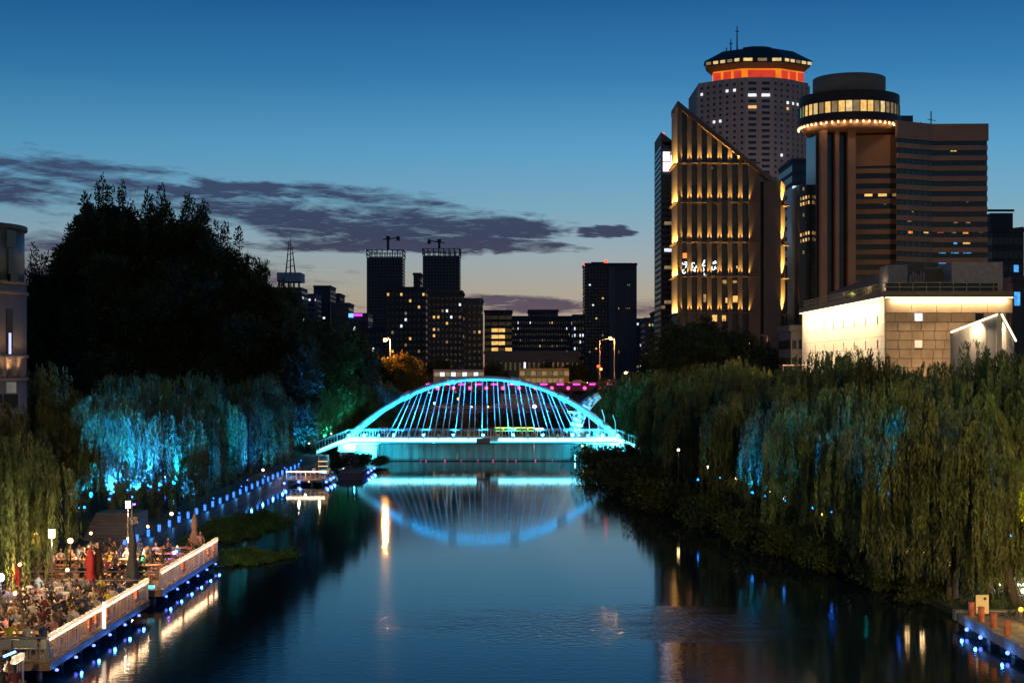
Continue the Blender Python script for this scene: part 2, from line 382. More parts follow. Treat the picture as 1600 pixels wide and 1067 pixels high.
def tree_mesh(seed, h, rad, n, spikes=0, leaf=.35, mat=None, zc=.6):
    r = np.random.default_rng(seed); V = []; cl = []
    for i in range(110):
        d = unit(r.normal(size=3))*r.uniform(.05, .93)**.6
        cl.append((np.array([d[0]*rad, d[1]*rad, h*zc+d[2]*h*(1-zc)*(.92)]), rad*r.uniform(.16, .26), 1.0))
    for i in range(spikes):
        a = r.uniform(0, 2*math.pi); d = rad*r.uniform(0, .97)
        z = h*zc+h*(1-zc)*math.sqrt(max(0, 1-(d/rad)**2))*r.uniform(.86, 1.03)
        cl.append((np.array([d*math.cos(a), d*math.sin(a), z]), rad*r.uniform(.035, .07), r.uniform(2.5, 4.5)))
    tot = sum(c[1]**2*c[2] for c in cl)
    for c, cr, st in cl:
        k = int(n*cr*cr*st/tot)+4
        o = unit(r.normal(size=(k, 3)))*(r.uniform(0, 1, (k, 1))**.45)*cr; o[:, 2] *= st*.85
        D = unit(o+r.normal(0, .6*cr, (k, 3))+np.array([0, 0, .3*cr]))
        V.append(rhomb(c+o, D, r.uniform(.6, 1.3, k)*leaf, r.uniform(.35, .6, k)*leaf))
    me = quads('tree_crown', np.concatenate(V), mat or dark_l)
    mb = MB(); mb.tube([(0, 0, -.5), (.1, 0, h*.15), (-.1, .1, h*.35), (0, 0, h*.7)], [h*.022, h*.018, h*.014, h*.004], 8)
    for i in range(12):
        c = Vector(cl[i*4][0]); s0 = Vector((0, 0, h*r.uniform(.2, .45)))
        mb.tube([s0, s0.lerp(c, .5)+Vector((0, 0, h*.03)), c], [h*.008, h*.005, h*.002], 5)
    return me, mb.mesh('tree_trunk', bark, True)
def big_tree(seed):
    r = np.random.default_rng(seed); V = []; cl = []
    ex_ = (np.array([30, 45, 75, 110, 150, 190, 240, 300, 340, 375, 410, 445, 490])-245)*205/2400.
    ey_ = H+(HY-np.array([470, 436, 408, 372, 304, 314, 330, 330, 366, 392, 430, 482, 550]))*205/2400.-2.5
    env = lambda dx: float(np.interp(dx, ex_, ey_))-2.4*abs(math.sin(dx*.62+.4))*abs(math.sin(dx*.23+2))
    for i in range(270):
        dx = r.uniform(-17, 19.5); dy = r.normal(0, 3.6); cr = r.uniform(1.7, 3.3)
        zt_ = env(dx)*(1-.22*(dy/8)**2)-cr*.8; cl.append((np.array([dx, dy, r.uniform(1, 3)+(zt_-3)*r.uniform(0.02, 1)**.62]), cr, .9))
    for i in range(60):
        dx = -17+36.5*i/60.; cr = r.uniform(1.2, 2.3); cl.append((np.array([dx, r.normal(0, 2.5), env(dx)-cr*1.0-r.uniform(0, 1.5)]), cr, .9))
    for i in range(110):
        dx = r.uniform(-17.5, 20); dy = r.normal(0, 3); a_ = r.uniform(.3, .75)
        cl.append((np.array([dx+r.normal(0, .5), dy, env(dx)*(1-.12*(dy/8)**2)+r.uniform(-1.2, 1.5)]), a_, r.uniform(2.2, 5.0)))
    for c, cr, st in cl:
        k = int(210*cr*cr*st**.5)+10
        o = unit(r.normal(size=(k, 3)))*(r.uniform(0, 1, (k, 1))**.45)*cr; o[:, 2] *= st
        D = unit(o+r.normal(0, .6*cr, (k, 3))+np.array([0, 0, .4*cr])); sz = .62 if cr > 1 else .48
        V.append(rhomb(c+o, D, r.uniform(.5, 1.4, k)*sz, r.uniform(.3, .55, k)*sz))
    me = quads('tree_crown', np.concatenate(V), dark_l); mb = MB()
    mb.tube([(0, 0, -.5), (.1, 0, 4), (-.3, .1, 9), (.2, 0, 16)], [.75, .6, .45, .2], 8)
    for i in range(40):
        c = Vector(cl[i*4][0]); s0 = Vector((0, 0, r.uniform(5, 12)))
        mb.tube([s0, s0.lerp(c, .5)+Vector((0, 0, -.6)), c, c+(c-s0).normalized()*1.2], [.2, .13, .08, .03], 5)
    return me, mb.mesh('tree_trunk', bark, True)
BIG = big_tree(21)
ROUND = [tree_mesh(s, 12.0, 5.5, 22000, 16, .40) for s in (31, 32)]
def shrub_mesh(seed, n=5000):
    r = np.random.default_rng(seed); V = []
    for i in range(16):
        c = np.array([r.uniform(-1.5, 1.5), r.uniform(-1.5, 1.5), r.uniform(.2, 1.1)]); k = n//16; cr = r.uniform(.5, .9)
        o = unit(r.normal(size=(k, 3)))*(r.uniform(0, 1, (k, 1))**.4)*cr; P = c+o; P[:, 2] = np.abs(P[:, 2])
        V.append(rhomb(P, unit(o+r.normal(0, .4, (k, 3))), r.uniform(.12, .26, k), r.uniform(.06, .12, k)))
    return quads('shrub_foliage', np.concatenate(V), shrub_l)
SHR = [shrub_mesh(41), shrub_mesh(42), shrub_mesh(43)]

def tree(kind, meshes, X, Y, z, label, sc=1.0, rz=None, group=None, cat='tree'):
    t = thing(kind, label, cat, (X, Y, z), rz if rz is not None else random.uniform(0, 6.28), group)
    t.scale = sc if isinstance(sc, (tuple, list)) else (sc,)*3
    put('crown', meshes[0], t); put('trunk', meshes[1], t); return t

# left bank willows
LW = [(-28.3, 82, 1.0, .86), (-33, 92, 1.6, .93), (-35.5, 103, 2.0, .82), (-36.5, 118, 2.0, .97), (-31.2, 119, 1.2, .98), (-28.8, 125, 1.2, .96), (-30, 134, 1.4, .96), (-30.5, 149, 1.3, .97),
      (-37, 145, 2.4, 1.0), (-31, 163, 1.3, .95), (-30.5, 178, 1.3, .93), (-31.5, 193, 1.3, .95), (-30.5, 207, 1.3, .9), (-31, 232, 1.3, .98), (-26.5, 246, .9, 1.0), (-30, 262, 1.2, 1.02), (-24, 270, .9, 1.0), (-36, 218, 2.3, 1.05)]
lw_l = ['willow hanging over the dining crowd, warmly lit pale green', 'tall willow behind the first diners beside the round stone building', 'willow with yellow-green lit trunk behind the folded red parasol',
        'willow washed bright blue above the terrace lamp', 'blue lit willow whose tips glow over the small garden lights', 'brilliant azure lit willow at the foot of the huge dark tree', 'willow lit deep blue where the bollard path starts',
        'teal tinted willow above the first blue bollards', 'tall pale grey-green willow against the huge dark tree', 'dark willow above the middle of the bollard path', 'shadowed willow with faint blue edge over the far bollards',
        'willow with a single blue lamp at its foot', 'dim blue willow above the small lit dock', 'green lit willow beside the bridge ramp', 'teal willow just past the bridge\'s left ramp', 'dark teal willow standing behind the bridge ramp', 'small willow between arch foot and golden tree', 'blue-edged willow rising behind the lit dock willow']
for i, (a, b, z, s) in enumerate(LW):
    tree('willow_tree', WIL[i % 4], a, b, z-.2, lw_l[i], (s, s, s), group='willows along the left bank')
RW = []
lab = []
Yy = [84, 93, 103, 111, 119, 131, 144, 158, 172, 186, 200, 214]
for i, y in enumerate(Yy):
    RW.append((Xr(y)+float(np.interp(y, [74, 92, 105, 130, 170, 214], [.7, .8, 2.8, 5.2, 8.4, 9.8]))+random.uniform(-.3, .4), y, .9, 1.0+random.uniform(-.05, .05))); lab.append('willow in the waterside row of the right bank, %s from the stone landing' % orw(i))
for i, y in enumerate([101, 113, 126, 140, 154, 168, 183, 198, 214, 232, 250]):
    RW.append((Xr(y)+float(np.interp(y, [100, 170, 250], [10.5, 16, 18]))+random.uniform(-1, 1), y+3, 1.5, 1.05+random.uniform(-.05, .06))); lab.append('willow in the second row of the right bank, %s from the pale museum end' % orw(i))
for i, y in enumerate([118, 131, 145, 160, 175, 192, 230, 245]):
    RW.append((Xr(y)+float(np.interp(y, [100, 170, 250], [19, 23, 25]))+random.uniform(-1, 1), y, 2.2, 1.07+random.uniform(-.04, .06))); lab.append('willow in the back row below the floodlit museum, %s from the landing' % orw(i))
for l, px_, y in (('dark willow just behind the tusk sculpture', 985, 240), ('dark willow behind the right bridge ramp', 1012, 236), ('willow at the far bend under the highway lamps', 968, 266), ('willow behind the light wands by the sculpture', 1040, 250)):
    RW.append((gx(px_, y), y, 1.2, 1.0)); lab.append(l)
for i, (a, b, z, s) in enumerate(RW):
    tree('willow_tree', WIL[(i*3+1) % 4], a, b, z-.2, lab[i], s, group='willows along the right bank')
# big dark broadleaf on the left and its neighbours
tree('broadleaf_tree', BIG, gx(245, 205), 205, 2.5, 'huge dark broadleaf tree with spiky top towering over the left bank', (1.0, 1.0, 1.0), 0.0)
tree('broadleaf_tree', ROUND[0], gx(100, 222), 222, 3, 'lower dark tree left of the huge tree beside the round building', (1.2, 1.2, 1.9), .4)
for i, (px_, top, Y, l) in enumerate([(440, 455, 245, 'dark tree right of the huge one below the tower with masts'), (400, 420, 240, 'dark tree leaning against the right flank of the huge tree'), (490, 505, 240, 'black tree under the pale office block'), (300, 400, 228, 'dark tree standing behind the middle of the huge tree'), (170, 430, 225, 'dark tree standing behind the left half of the huge tree'), (540, 515, 270, 'dark tree left of the lit orange street lamp'),
        (590, 560, 300, 'dark tree crown right behind the orange street lamp pole'), (1020, 560, 330, 'dark tree at the end of the pink lit highway'), (1065, 508, 300, 'dark round tree at the foot of the slanted gold-lit tower'), (1110, 505, 310, 'dark tree under the middle of the slanted tower'),
        (1150, 520, 295, 'dark tree left of the sodium lamp on the right'), (1190, 540, 300, 'dark tree between the two poles near the museum'), (690, 562, 420, 'dark tree behind the white bus'), (770, 566, 430, 'dark tree between the two buses'), (900, 568, 430, 'dark tree behind the yellow bus'),
        (860, 566, 440, 'dark tree behind the middle of the highway'), (1225, 560, 290, 'dark tree before the low block beside the museum'), (1560, 560, 150, 'tall dark tree before the gabled pavilion')]):
    h = gz(top, Y)-3; s = h/12.0
    tree('broadleaf_tree', ROUND[i % 2], gx(px_, Y), Y, 3, l, (max(.8, s*(.9 if px_ > 480 else .5)), max(.8, s*(.9 if px_ > 480 else .5)), s), group='dark trees round the river')
gl = leafmat('lamplit_leaves', (.20, .16, .03), .4, .4)  # street lamp's gold light put into the leaf colour
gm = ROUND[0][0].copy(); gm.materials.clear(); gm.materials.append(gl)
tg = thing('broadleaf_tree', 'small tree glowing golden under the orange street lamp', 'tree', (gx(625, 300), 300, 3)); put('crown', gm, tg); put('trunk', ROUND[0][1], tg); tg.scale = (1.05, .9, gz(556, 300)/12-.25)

# shrubs on the right bank and at the abutments
sh = []
for i, (px_, py_, s) in enumerate([(948, 722, 1.7), (985, 725, 1.8), (1020, 742, 1.8), (975, 748, 1.8), (1010, 765, 1.9), (1060, 765, 1.8), (1055, 790, 1.7), (1100, 790, 1.7), (1110, 812, 1.5), (1150, 812, 1.5), (1165, 835, 1.4), (1205, 835, 1.4), (1220, 855, 1.3), (1262, 855, 1.3), (1275, 875, 1.2), (1320, 880, 1.2), (1390, 905, 1.0), (1450, 925, .9)]):
    Y = (H-.5)*F/(py_-HY); Xx = gx(px_, Y); sh.append((max(Xx, Xr(Y)-.6), Y, s))
for i, (a, b, s) in enumerate(sh):
    o = put('shrub', SHR[i % 3], None, (a, b, .15), random.uniform(0, 6), (s*1.1, s*1.1, s)); tag(o, 'dark shrub spilling over the right waterline, %s from the bridge' % orw(i), 'shrub', 'shrubs on the right bank')
for i, (px_, Y, s, l) in enumerate([(568, 203, 1.0, 'dark shrub in front of the left abutment'), (548, 200, 1.1, 'rounded shrub jutting out left of the abutment'), (590, 206, .7, 'small shrub against the glowing left abutment'), (528, 226, 1.5, 'green lit shrub under the left bridge ramp'), (512, 230, 1.4, 'shrub at the outer end of the left bridge ramp'), (992, 226, 1.5, 'shrub under the right bridge ramp'), (938, 206, 1.2, 'round shrub hiding the right abutment base')]):
    o = put('shrub', SHR[i % 3], None, (gx(px_, Y), Y, .3), random.uniform(0, 6), s); tag(o, l, 'shrub', 'shrubs by the bridge ends')
for i in range(26):
    X_ = -130+i*10.5
    o = put('hedge_shrub', SHR[i % 3], None, (X_, 327+random.uniform(-.5, .5), 1.2), random.uniform(0, 6), (3.4, 1.6, 1.7)); tag(o, 'hedge clump on the far bank under the highway, %s from the west' % orw(i), 'hedge', 'hedge along the far bank')
# floating plant beds
def bed(label, cx, cy, rx, ry, seed, n=9000):
    r = np.random.default_rng(seed); a = r.uniform(0, 2*math.pi, n); d = np.sqrt(r.uniform(0, 1, n))
    wob = 1+.12*np.sin(3*a+1)+.10*np.sin(5*a)+.09*np.sin(11*a+2)+.07*np.sin(23*a)+r.normal(0, .05, n)
    P = np.stack([cx+rx*d*wob*np.cos(a), cy+ry*d*wob*np.sin(a), r.uniform(.02, .10, n)], 1)
    D = unit(np.stack([r.normal(0, .6, n), r.normal(0, .6, n), r.uniform(.2, 1.2, n)], 1))
    o = bpy.data.objects.new('plant_bed', quads('plant_bed', rhomb(P, D, r.uniform(.12, .30, n)*(1+1.3*(np.sin(P[:, 0]*2.1)*np.sin(P[:, 1]*.9+1) > .35)), r.uniform(.05, .10, n)), leafmat('bed_leaves', (.09, .15, .03), .3, .5, 1.5))); C.objects.link(o)
    o['kind'] = 'stuff'; o['label'] = label
bed('low floating water plants off the end of the terrace', -18.4, 105.5, 2.9, 4.2, 5, 8000)
bed('dark floating plant raft along the bollard quay', -22.3, 126, 3.2, 12, 6, 14000)
# grass tufts along the right bank edge
n = 26000; yy = rng.uniform(62, 215, n); d = rng.uniform(0, 9, n); xx = np.array([Xr(v) for v in yy])+d
P = np.stack([xx, yy, np.interp(d, [0, 3, 5, 8.5, 12], [.35, .9, 1, 1.05, 1.8])-.02], 1)
D = unit(np.stack([rng.normal(0, .35, n), rng.normal(0, .35, n), np.ones(n)], 1))
o = bpy.data.objects.new('grass', quads('grass', rhomb(P, D, rng.uniform(.15, .6, n), rng.uniform(.02, .06, n)), shrub_l)); C.objects.link(o); o['kind'] = 'stuff'
# ================================================================ BUILDINGS
G = 3.5  # street level
glassd = M('dark_glass', (.008, .009, .012), .22, var=.3, scale=.3)
LITW = {'y': E('lit_yellow', (1, .58, .16), .95, .5, .8), 'w': E('lit_white', (.78, .9, 1), 1.2, .5, .8), 'o': E('lit_orange', (1, .33, .06), .9, .4, .8), 'r': E('lit_red', (1, .13, .05), .8, .3, .8),
        'b': E('lit_blue', (.08, .42, 1), 1.0, .6, 1.5), 'd': E('lit_dim', (.9, .62, .3), .22, .5, .8), 'g': E('lit_green', (.3, .9, .45), .5, .4, .8), 'e': E('lit_cream', (1, .72, .30), .8, .5, .8)}
RED = E('beacon_red', (1, .06, .03), 3)
def pane(name, parent, c, u, w, h, nrm, mat, d=.06, frame=True):
    """one window: lit or dark pane in a shallow frame; c centre, u along the wall, nrm outward"""
    u = Vector(u).normalized(); nrm = Vector(nrm).normalized(); c = Vector(c)
    mb = MB(); mb.ob(c+nrm*d*.5, u*w/2, Vector((0, 0, h/2)), nrm*d/2, 0)
    return mb.build(name, mat, parent)
def facade(parent, P0, P1, zt, rows, cols, fh, ww, wh, lit, wall_frames=None, m0=.5, seed=0, kinds='yywd', name='window', skip=None, darkmat=None, d=.08, pier=None):
    """windows on the wall from plan point P0 to P1 (outward side to the viewer); returns nothing. lit: probability or {(row, col): kind}"""
    r = random.Random(seed); P0 = Vector((*P0, 0)); P1 = Vector((*P1, 0)); U = (P1-P0); Ln = U.length; U.normalize(); N = Vector((U.y, -U.x, 0))
    dm = MB(); sp_ = Ln/cols
    for i in range(rows):
        for j in range(cols):
            if skip and skip(i, j): continue
            c = P0+U*(sp_*(j+.5)); c.z = zt-fh*(i+m0)
            k = lit.get((i, j)) if isinstance(lit, dict) else (r.choice(kinds) if r.random() < lit else None)
            if k: pane(name, parent, c, U, ww*1.04, wh*1.04, N, LITW[k], d*1.3)
            else: dm.ob(c+N*d*.5, U*ww/2, (0, 0, wh/2), N*d/2)
    if dm.v: dm.build('dark_windows', darkmat or glassd, parent, kind='stuff')
    if pier:
        pm, pw, pd = pier; q = MB()
        for j in range(cols+1):
            c = P0+U*(sp_*j); q.ob((c.x+N.x*pd/2, c.y+N.y*pd/2, zt-fh*rows/2), U*pw/2, (0, 0, fh*rows/2), N*pd/2)
        q.build('piers', pm, parent, kind='stuff')
def block(name, label, x0, x1, top, Y, depth, mat, cat='building', rows=0, cols=0, lit=.05, seed=0, kinds='yywd', wwf=.5, whf=.5, par=True, extra=None, side=True, zb=G, dm=None):
    """far block given by its picture extent at distance Y"""
    a, b, zt = gx(x0, Y), gx(x1, Y), gz(top, Y)
    t = thing(name, label, cat, ((a+b)/2, Y, zb)); inv = Matrix.Translation((-(a+b)/2, -Y, -zb))
    mb = MB(); mb.box(a, b, Y, Y+depth, zb, zt)
    if par: mb.box(a-.3, b+.3, Y-.3, Y+depth+.3, zt+.002, zt+1.0)
    ps = [mb.build('wall', mat, t)]
    n0 = len(bpy.data.objects)
    if rows:
        fh = (zt-zb-1)/rows if rows > 0 else 3.2
        facade(t, (a, Y), (b, Y), zt-.8, rows, cols, fh, (b-a)/cols*wwf, fh*whf, lit, seed=seed, kinds=kinds, darkmat=dm)
        if side:
            sc = max(2, int(depth/((b-a)/cols)))
            if a > 0: facade(t, (a, Y+depth), (a, Y), zt-.8, rows, sc, fh, depth/sc*wwf, fh*whf, lit*.15 if not isinstance(lit, dict) else .01, seed=seed+9, kinds=kinds, darkmat=dm)
            if b < 0: facade(t, (b, Y), (b, Y+depth), zt-.8, rows, sc, fh, depth/sc*wwf, fh*whf, lit*.15 if not isinstance(lit, dict) else .01, seed=seed+9, kinds=kinds, darkmat=dm)
    if extra: extra(t, a, b, zt, Y, depth)
    for ch in t.children: ch.location = (-(a+b)/2, -Y, -zb)
    return t
def rebase(t):
    for ch in t.children: ch.location = Vector(ch.location)-Vector(t.location)

# ---- tall hotel with the lit octagonal crown
Y = 750.0; k = Y/F
con = M('pinkish_concrete', (.46, .35, .32), .85, var=.12, scale=.05)
t = thing('hotel_tower', 'tallest tower with dark octagonal crown above an orange and red glowing storey', 'tower', (gx(1185, Y), Y, G))
cx = gx(1185, Y); zt = gz(121, Y)
pl = [(-87, 27), (-87, 16), (-52, 6), (-20, 0), (22, 0), (54, 6), (88, 16), (88, 27), (88, 60), (-87, 60)]
pw = [(cx+a*k, Y+b) for a, b in pl]
MB().prism(pw, G, zt).build('shaft', con, t)
fh = 9.25*k; rows = 50
litA = {0: {(1, 0): None}}
def fac(i0, i1, cols, ww, lit, seed, whf=.42, pier=True):
    facade(t, pw[i0], pw[i1], zt-1.5, rows, cols, fh, ww, fh*whf, lit, seed=seed, kinds='wwyyd', pier=(con, .45, .8) if pier else None, skip=lambda i, j: i == 0 and False)
fac(1, 2, 4, 1.3, {(1, 0): 'w', (6, 2): 'w', (6, 3): 'w', (14, 1): 'y'}, 1)
fac(2, 3, 3, 1.3, {(1, 0): 'w', (1, 1): 'w', (22, 2): 'y'}, 2)
fac(3, 4, 2, 3.9, {(2, 0): 'w', (2, 1): 'w', (4, 0): 'y', (21, 1): 'd', (27, 0): 'w'}, 3, .46)
fac(4, 5, 3, 1.3, {(4, 2): 'y', (12, 1): 'w', (3, 2): 'w', (20, 1): 'y'}, 4)
fac(5, 6, 4, 1.3, {(3, 0): 'w', (3, 1): 'w', (16, 2): 'w', (25, 1): 'y', (2, 3): 'w'}, 5)
facade(t, pw[0], pw[1], zt-1.5, rows, 2, fh, 1.3, fh*.4, {(2, 1): 'w'}, seed=6)
def octo(r, yo=18, fy=.62): return [(gx(1185, Y+14)+r*k*math.cos(R(a)), Y+yo*1.0+r*k*fy*math.sin(R(a))) for a in (202.5-6, 247.5, 292.5, 337.5+6, 22.5, 67.5, 112.5, 157.5)]
orange = E('crown_orange', (1, .27, .01), .8, .3, .15); redp = E('crown_red', (1, .07, .03), .6, .25, .3)
darkr = M('crown_roof', (.018, .018, .02), .5, var=.3, scale=.2)
z1 = gz(119, Y); z2 = gz(104.5, Y); z3 = gz(96, Y); z4 = gz(88, Y); z5 = gz(71, Y); z6 = gz(63.5, Y)
yo = 30
MB().prism(octo(75), zt+.003, z2-.01).build('glowing_storey', orange, t)
mb = MB(); o8 = octo(77)
for i in range(4):
    a, b = Vector((*o8[i % 8], 0)), Vector((*o8[(i+1) % 8], 0))
    if i == 3: continue
    n = (3, 1, 3)[i] if i < 3 else 0
    U = (b-a); L_ = U.length; U.normalize(); N = Vector((U.y, -U.x, 0))
    for j in range(n):
        c = a+U*(L_*(j+.5)/n); c.z = (zt+z2)/2-.3
        MB().ob(c+N*.1, U*(L_/n*.37), (0, 0, (z2-zt)*.40), N*.12).build('red_panel', redp, t)
mb = MB(); mb.prism(octo(76), z2, z3, 0, octo(86)); mb.build('soffit', M('soffit_brown', (.35, .16, .04), .7, emit=None), t)
MB().prism(octo(86), z3+.003, z4, 0, octo(88)).build('observation_storey', darkr, t)
MB().prism(octo(90), z4+.003, z5, 0, octo(58)).build('roof', darkr, t)
MB().prism(octo(24), z5+.003, z6).build('roof_plant_room', darkr, t)
o8 = octo(88.5)
for i in range(3):
    a, b = Vector((*o8[i], 0)), Vector((*o8[i+1], 0)); U = (b-a); L_ = U.length; U.normalize(); N = Vector((U.y, -U.x, 0)); n = (5, 3, 5)[i]
    for j in range(n):
        c = a+U*(L_*(j+.5)/n); c.z = z3+(z4-z3)*.5
        pane('lit_window', t, c, U, L_/n*.62, (z4-z3)*.55, N, LITW['e' if (i*7+j*5) % 3 else 'd'], .4)
mb = MB()
for px_, b_, t_ in ((1162, 66, 26), (1152, 68, 46), (1145, 70, 60)):
    xx = gx(px_, Y); mb.tube([(xx, Y+22, gz(b_+6, Y)), (xx, Y+22, gz(t_, Y))], [.45, .22], 5)
    mb.tube([(xx-1, Y+22, gz(t_+8, Y)), (xx+1, Y+22, gz(t_+8, Y))], .25, 4)
mb.build('antenna', darkr, t)
for i, px_ in enumerate((1132, 1215, 1240)): pass
rebase(t)

# ---- slanted tower with gold uplights
Y = 450.0; k = Y/F
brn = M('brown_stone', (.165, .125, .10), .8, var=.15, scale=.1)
t = thing('slanted_tower', 'office tower with steeply slanted roof and gold uplights between its stone piers', 'tower', (gx(1120, Y), Y, G))
a, b = gx(1062, Y), gx(1188, Y); c_ = gx(1205, Y)
def ztop(xx): return float(np.interp(xx, [a, c_], [gz(158, Y), gz(278, Y)]))
dep = 18.0
mb = MB(); zl, zr = ztop(a), ztop(b)
mb.add([(a, Y+1.2, G), (b, Y+1.2, G), (b, Y+dep, G), (a, Y+dep, G), (a, Y+1.2, zl-1.5), (b, Y+1.2, zr-1.5), (b, Y+dep, zr-1.5), (a, Y+dep, zl-1.5)], [(0,3,2,1),(4,5,6,7),(0,1,5,4),(1,2,6,5),(2,3,7,6),(3,0,4,7)])
mb.build('core', glassd, t)
led = [253.6, 314.8, 377, 430.6, 488.8]; zs = [gz(v, Y) for v in led]; zs.append(gz(535, Y))
pcx = [1064.5]+[(u+v)/2 for u, v in zip([1068, 1085, 1100.6, 1116, 1132.5, 1148.6, 1164.8][:-1], [1085, 1100.6, 1116, 1132.5, 1148.6, 1164.8])]
pcx = [1063.3]+[1077.3, 1093, 1108.5, 1124.4, 1140.6, 1156.8]
for i, pc in enumerate(pcx):
    hw = .62 if i else .45; xx = gx(pc, Y)
    z_ = ztop(xx)-.5
    mb = MB(); mb.add([(xx-hw, Y, G), (xx+hw, Y, G), (xx+hw, Y+1.2, G), (xx-hw, Y+1.2, G), (xx-hw, Y, ztop(xx-hw)-.4), (xx+hw, Y, ztop(xx+hw)-.4), (xx+hw, Y+1.2, ztop(xx+hw)-.4), (xx-hw, Y+1.2, ztop(xx-hw)-.4)], [(0,3,2,1),(4,5,6,7),(0,1,5,4),(1,2,6,5),(2,3,7,6),(3,0,4,7)])
    mb.build('pier', brn, t)
xa = gx(1170, Y)
MB().add([(xa, Y-.1, G), (b, Y-.1, G), (b, Y+1.2, G), (xa, Y+1.2, G), (xa, Y-.1, ztop(xa)-.4), (b, Y-.1, ztop(b)-.4), (b, Y+1.2, ztop(b)-.4), (xa, Y+1.2, ztop(xa)-.4)], [(0,3,2,1),(4,5,6,7),(0,1,5,4),(1,2,6,5),(2,3,7,6),(3,0,4,7)]).build('end_wall', brn, t)
for z in zs: MB().box(a-.1, b+.05, Y-.5, Y+1.1, z-.35, z).build('ledge', brn, t)
# slanted coping
mb = MB(); mb.add([(a-.6, Y-.6, zl), (c_, Y-.6, ztop(c_)), (c_, Y+dep+.4, ztop(c_)), (a-.6, Y+dep+.4, zl), (a-.6, Y-.6, zl-1.9), (c_, Y-.6, ztop(c_)-1.4), (c_, Y+dep+.4, ztop(c_)-1.4), (a-.6, Y+dep+.4, zl-1.9)], [(0,1,2,3),(7,6,5,4),(4,5,1,0),(5,6,2,1),(6,7,3,2),(7,4,0,3)])
mb.build('coping', brn, t)
# left side wall panel, lit from each ledge
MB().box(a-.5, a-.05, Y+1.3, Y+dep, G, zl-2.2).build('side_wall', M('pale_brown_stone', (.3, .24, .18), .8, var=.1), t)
for z in zs:
    MB().box(a-1.5, a-.55, Y+.9, Y+dep+.2, z-.3, z).build('side_ledge', brn, t)
    if z > gz(500, Y): area('side_uplight', (a-1.2, Y+dep/2, z+.2), (a-.9, Y+dep/2, z+8), GOLD, 5000, .5, dep*.8, t, 'X')
GS = M('brass_fitting', (.3, .2, .08), .4, 1, var=0)
sx_ = [1070.5, 1085, 1100.7, 1116.4, 1132.5, 1148.7, 1164]
for r_, z in enumerate(zs[:5]):
    for j in range(7):
        x0 = gx(pcx[j], Y)+.62; x1 = (gx(pcx[j+1], Y)-.62) if j < 6 else xa
        if r_ == 0 and z+3 > ztop(x1): continue
        MB().box(x0-.15, x0+.1, Y-.48, Y-.28, z+.002, z+.1).build('uplight_fitting', GS, t)
        spot('uplight', (x0-.05, Y-.38, z+.15), (x0-.12, Y-.12, z+6), GOLD, 4200, 42, .8, .12, t)
        if j < 6 or True:
            spot('uplight', (x1+.05, Y-.38, z+.15), (x1+.12, Y-.12, z+6), GOLD, 4200, 42, .8, .12, t)
for px_, py_, w_, h_, kd in ((1071, 399, 7, 8, 'o'), (1137, 469, 5, 8, 'y'), (1150, 467, 8, 10, 'y'), (1118, 497, 9, 10, 'y'), (1132, 497, 6, 9, 'y'), (1153, 417, 3, 4, 'e'), (1133, 440, 6, 5, 'd'), (1113, 262, 2, 3, 'd'), (1102, 466, 4, 12, 'd'), (1149, 440, 6, 4, 'd')):
    pane('lit_window', t, (gx(px_, Y), Y+1.19, gz(py_, Y)), (1, 0, 0), w_*k, h_*k, (0, -1, 0), LITW[kd], .1)
# abstract glowing tubes made up for the illegible white sign shapes
nm = E('white_sign_glow', (.75, .88, 1), 2.2)
r = random.Random(4)
for i in range(44):
    cx_ = gx(1067+i*1.2, Y); cz_ = gz(419+r.uniform(-11, 9), Y); q = r.uniform(.22, .5); a0 = r.uniform(0, 6)
    if min(abs(cx_-gx(p_, Y)) for p_ in pcx) < .9: continue
    MB().tube([(cx_+q*math.cos(a0+s_*.7), Y+1.0, cz_+q*1.3*math.sin(a0+s_*.7)) for s_ in range(r.randint(4, 8))], .14, 5).build('sign_glow_tube', nm, t)
# right hand annex with flat wall and lit end face
x0, x1 = gx(1193, Y), gx(1219, Y); zt2 = gz(283, Y)
MB().box(x0, x1, Y-1, Y+16, G, zt2).build('annex_wall', M('grey_stone', (.13, .115, .11), .85, var=.12, scale=.15), t)
MB().box(b+.01, x0-.01, Y+2, Y+14, G, gz(276, Y)).build('glass_link', glassd, t)
gl_ = M('blue_glass', (.2, .3, .36), .15, var=.1)
MB().add([(b, Y+1.5, gz(262, Y)), (x1, Y+1.5, gz(281.5, Y)), (x1, Y+14, gz(281.5, Y)), (b, Y+14, gz(262, Y)), (b, Y+1.5, gz(283, Y)), (x1, Y+1.5, gz(284, Y)), (x1, Y+14, gz(284, Y)), (b, Y+14, gz(283, Y))], [(0,1,2,3),(7,6,5,4),(4,5,1,0),(5,6,2,1),(6,7,3,2),(7,4,0,3)]).build('skylight', gl_, t)
x2 = gx(1229.5, Y)
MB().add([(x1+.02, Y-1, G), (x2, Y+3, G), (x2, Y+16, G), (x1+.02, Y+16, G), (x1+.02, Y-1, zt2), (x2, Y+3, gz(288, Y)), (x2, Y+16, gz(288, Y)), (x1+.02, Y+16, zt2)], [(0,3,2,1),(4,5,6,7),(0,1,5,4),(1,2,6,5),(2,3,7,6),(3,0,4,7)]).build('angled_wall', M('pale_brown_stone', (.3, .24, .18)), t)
for v in (321, 382, 434, 491):
    z = gz(v, Y); MB().box(x1+.2, x2+.6, Y-2.0, Y+2.0, z-.3, z).build('ledge', brn, t)
    spot('uplight', ((x1+x2)/2+.2, Y-1.0, z+.3), ((x1+x2)/2, Y+1.6, z+9), GOLD, 30000, 60, .7, .3, t)
rebase(t)

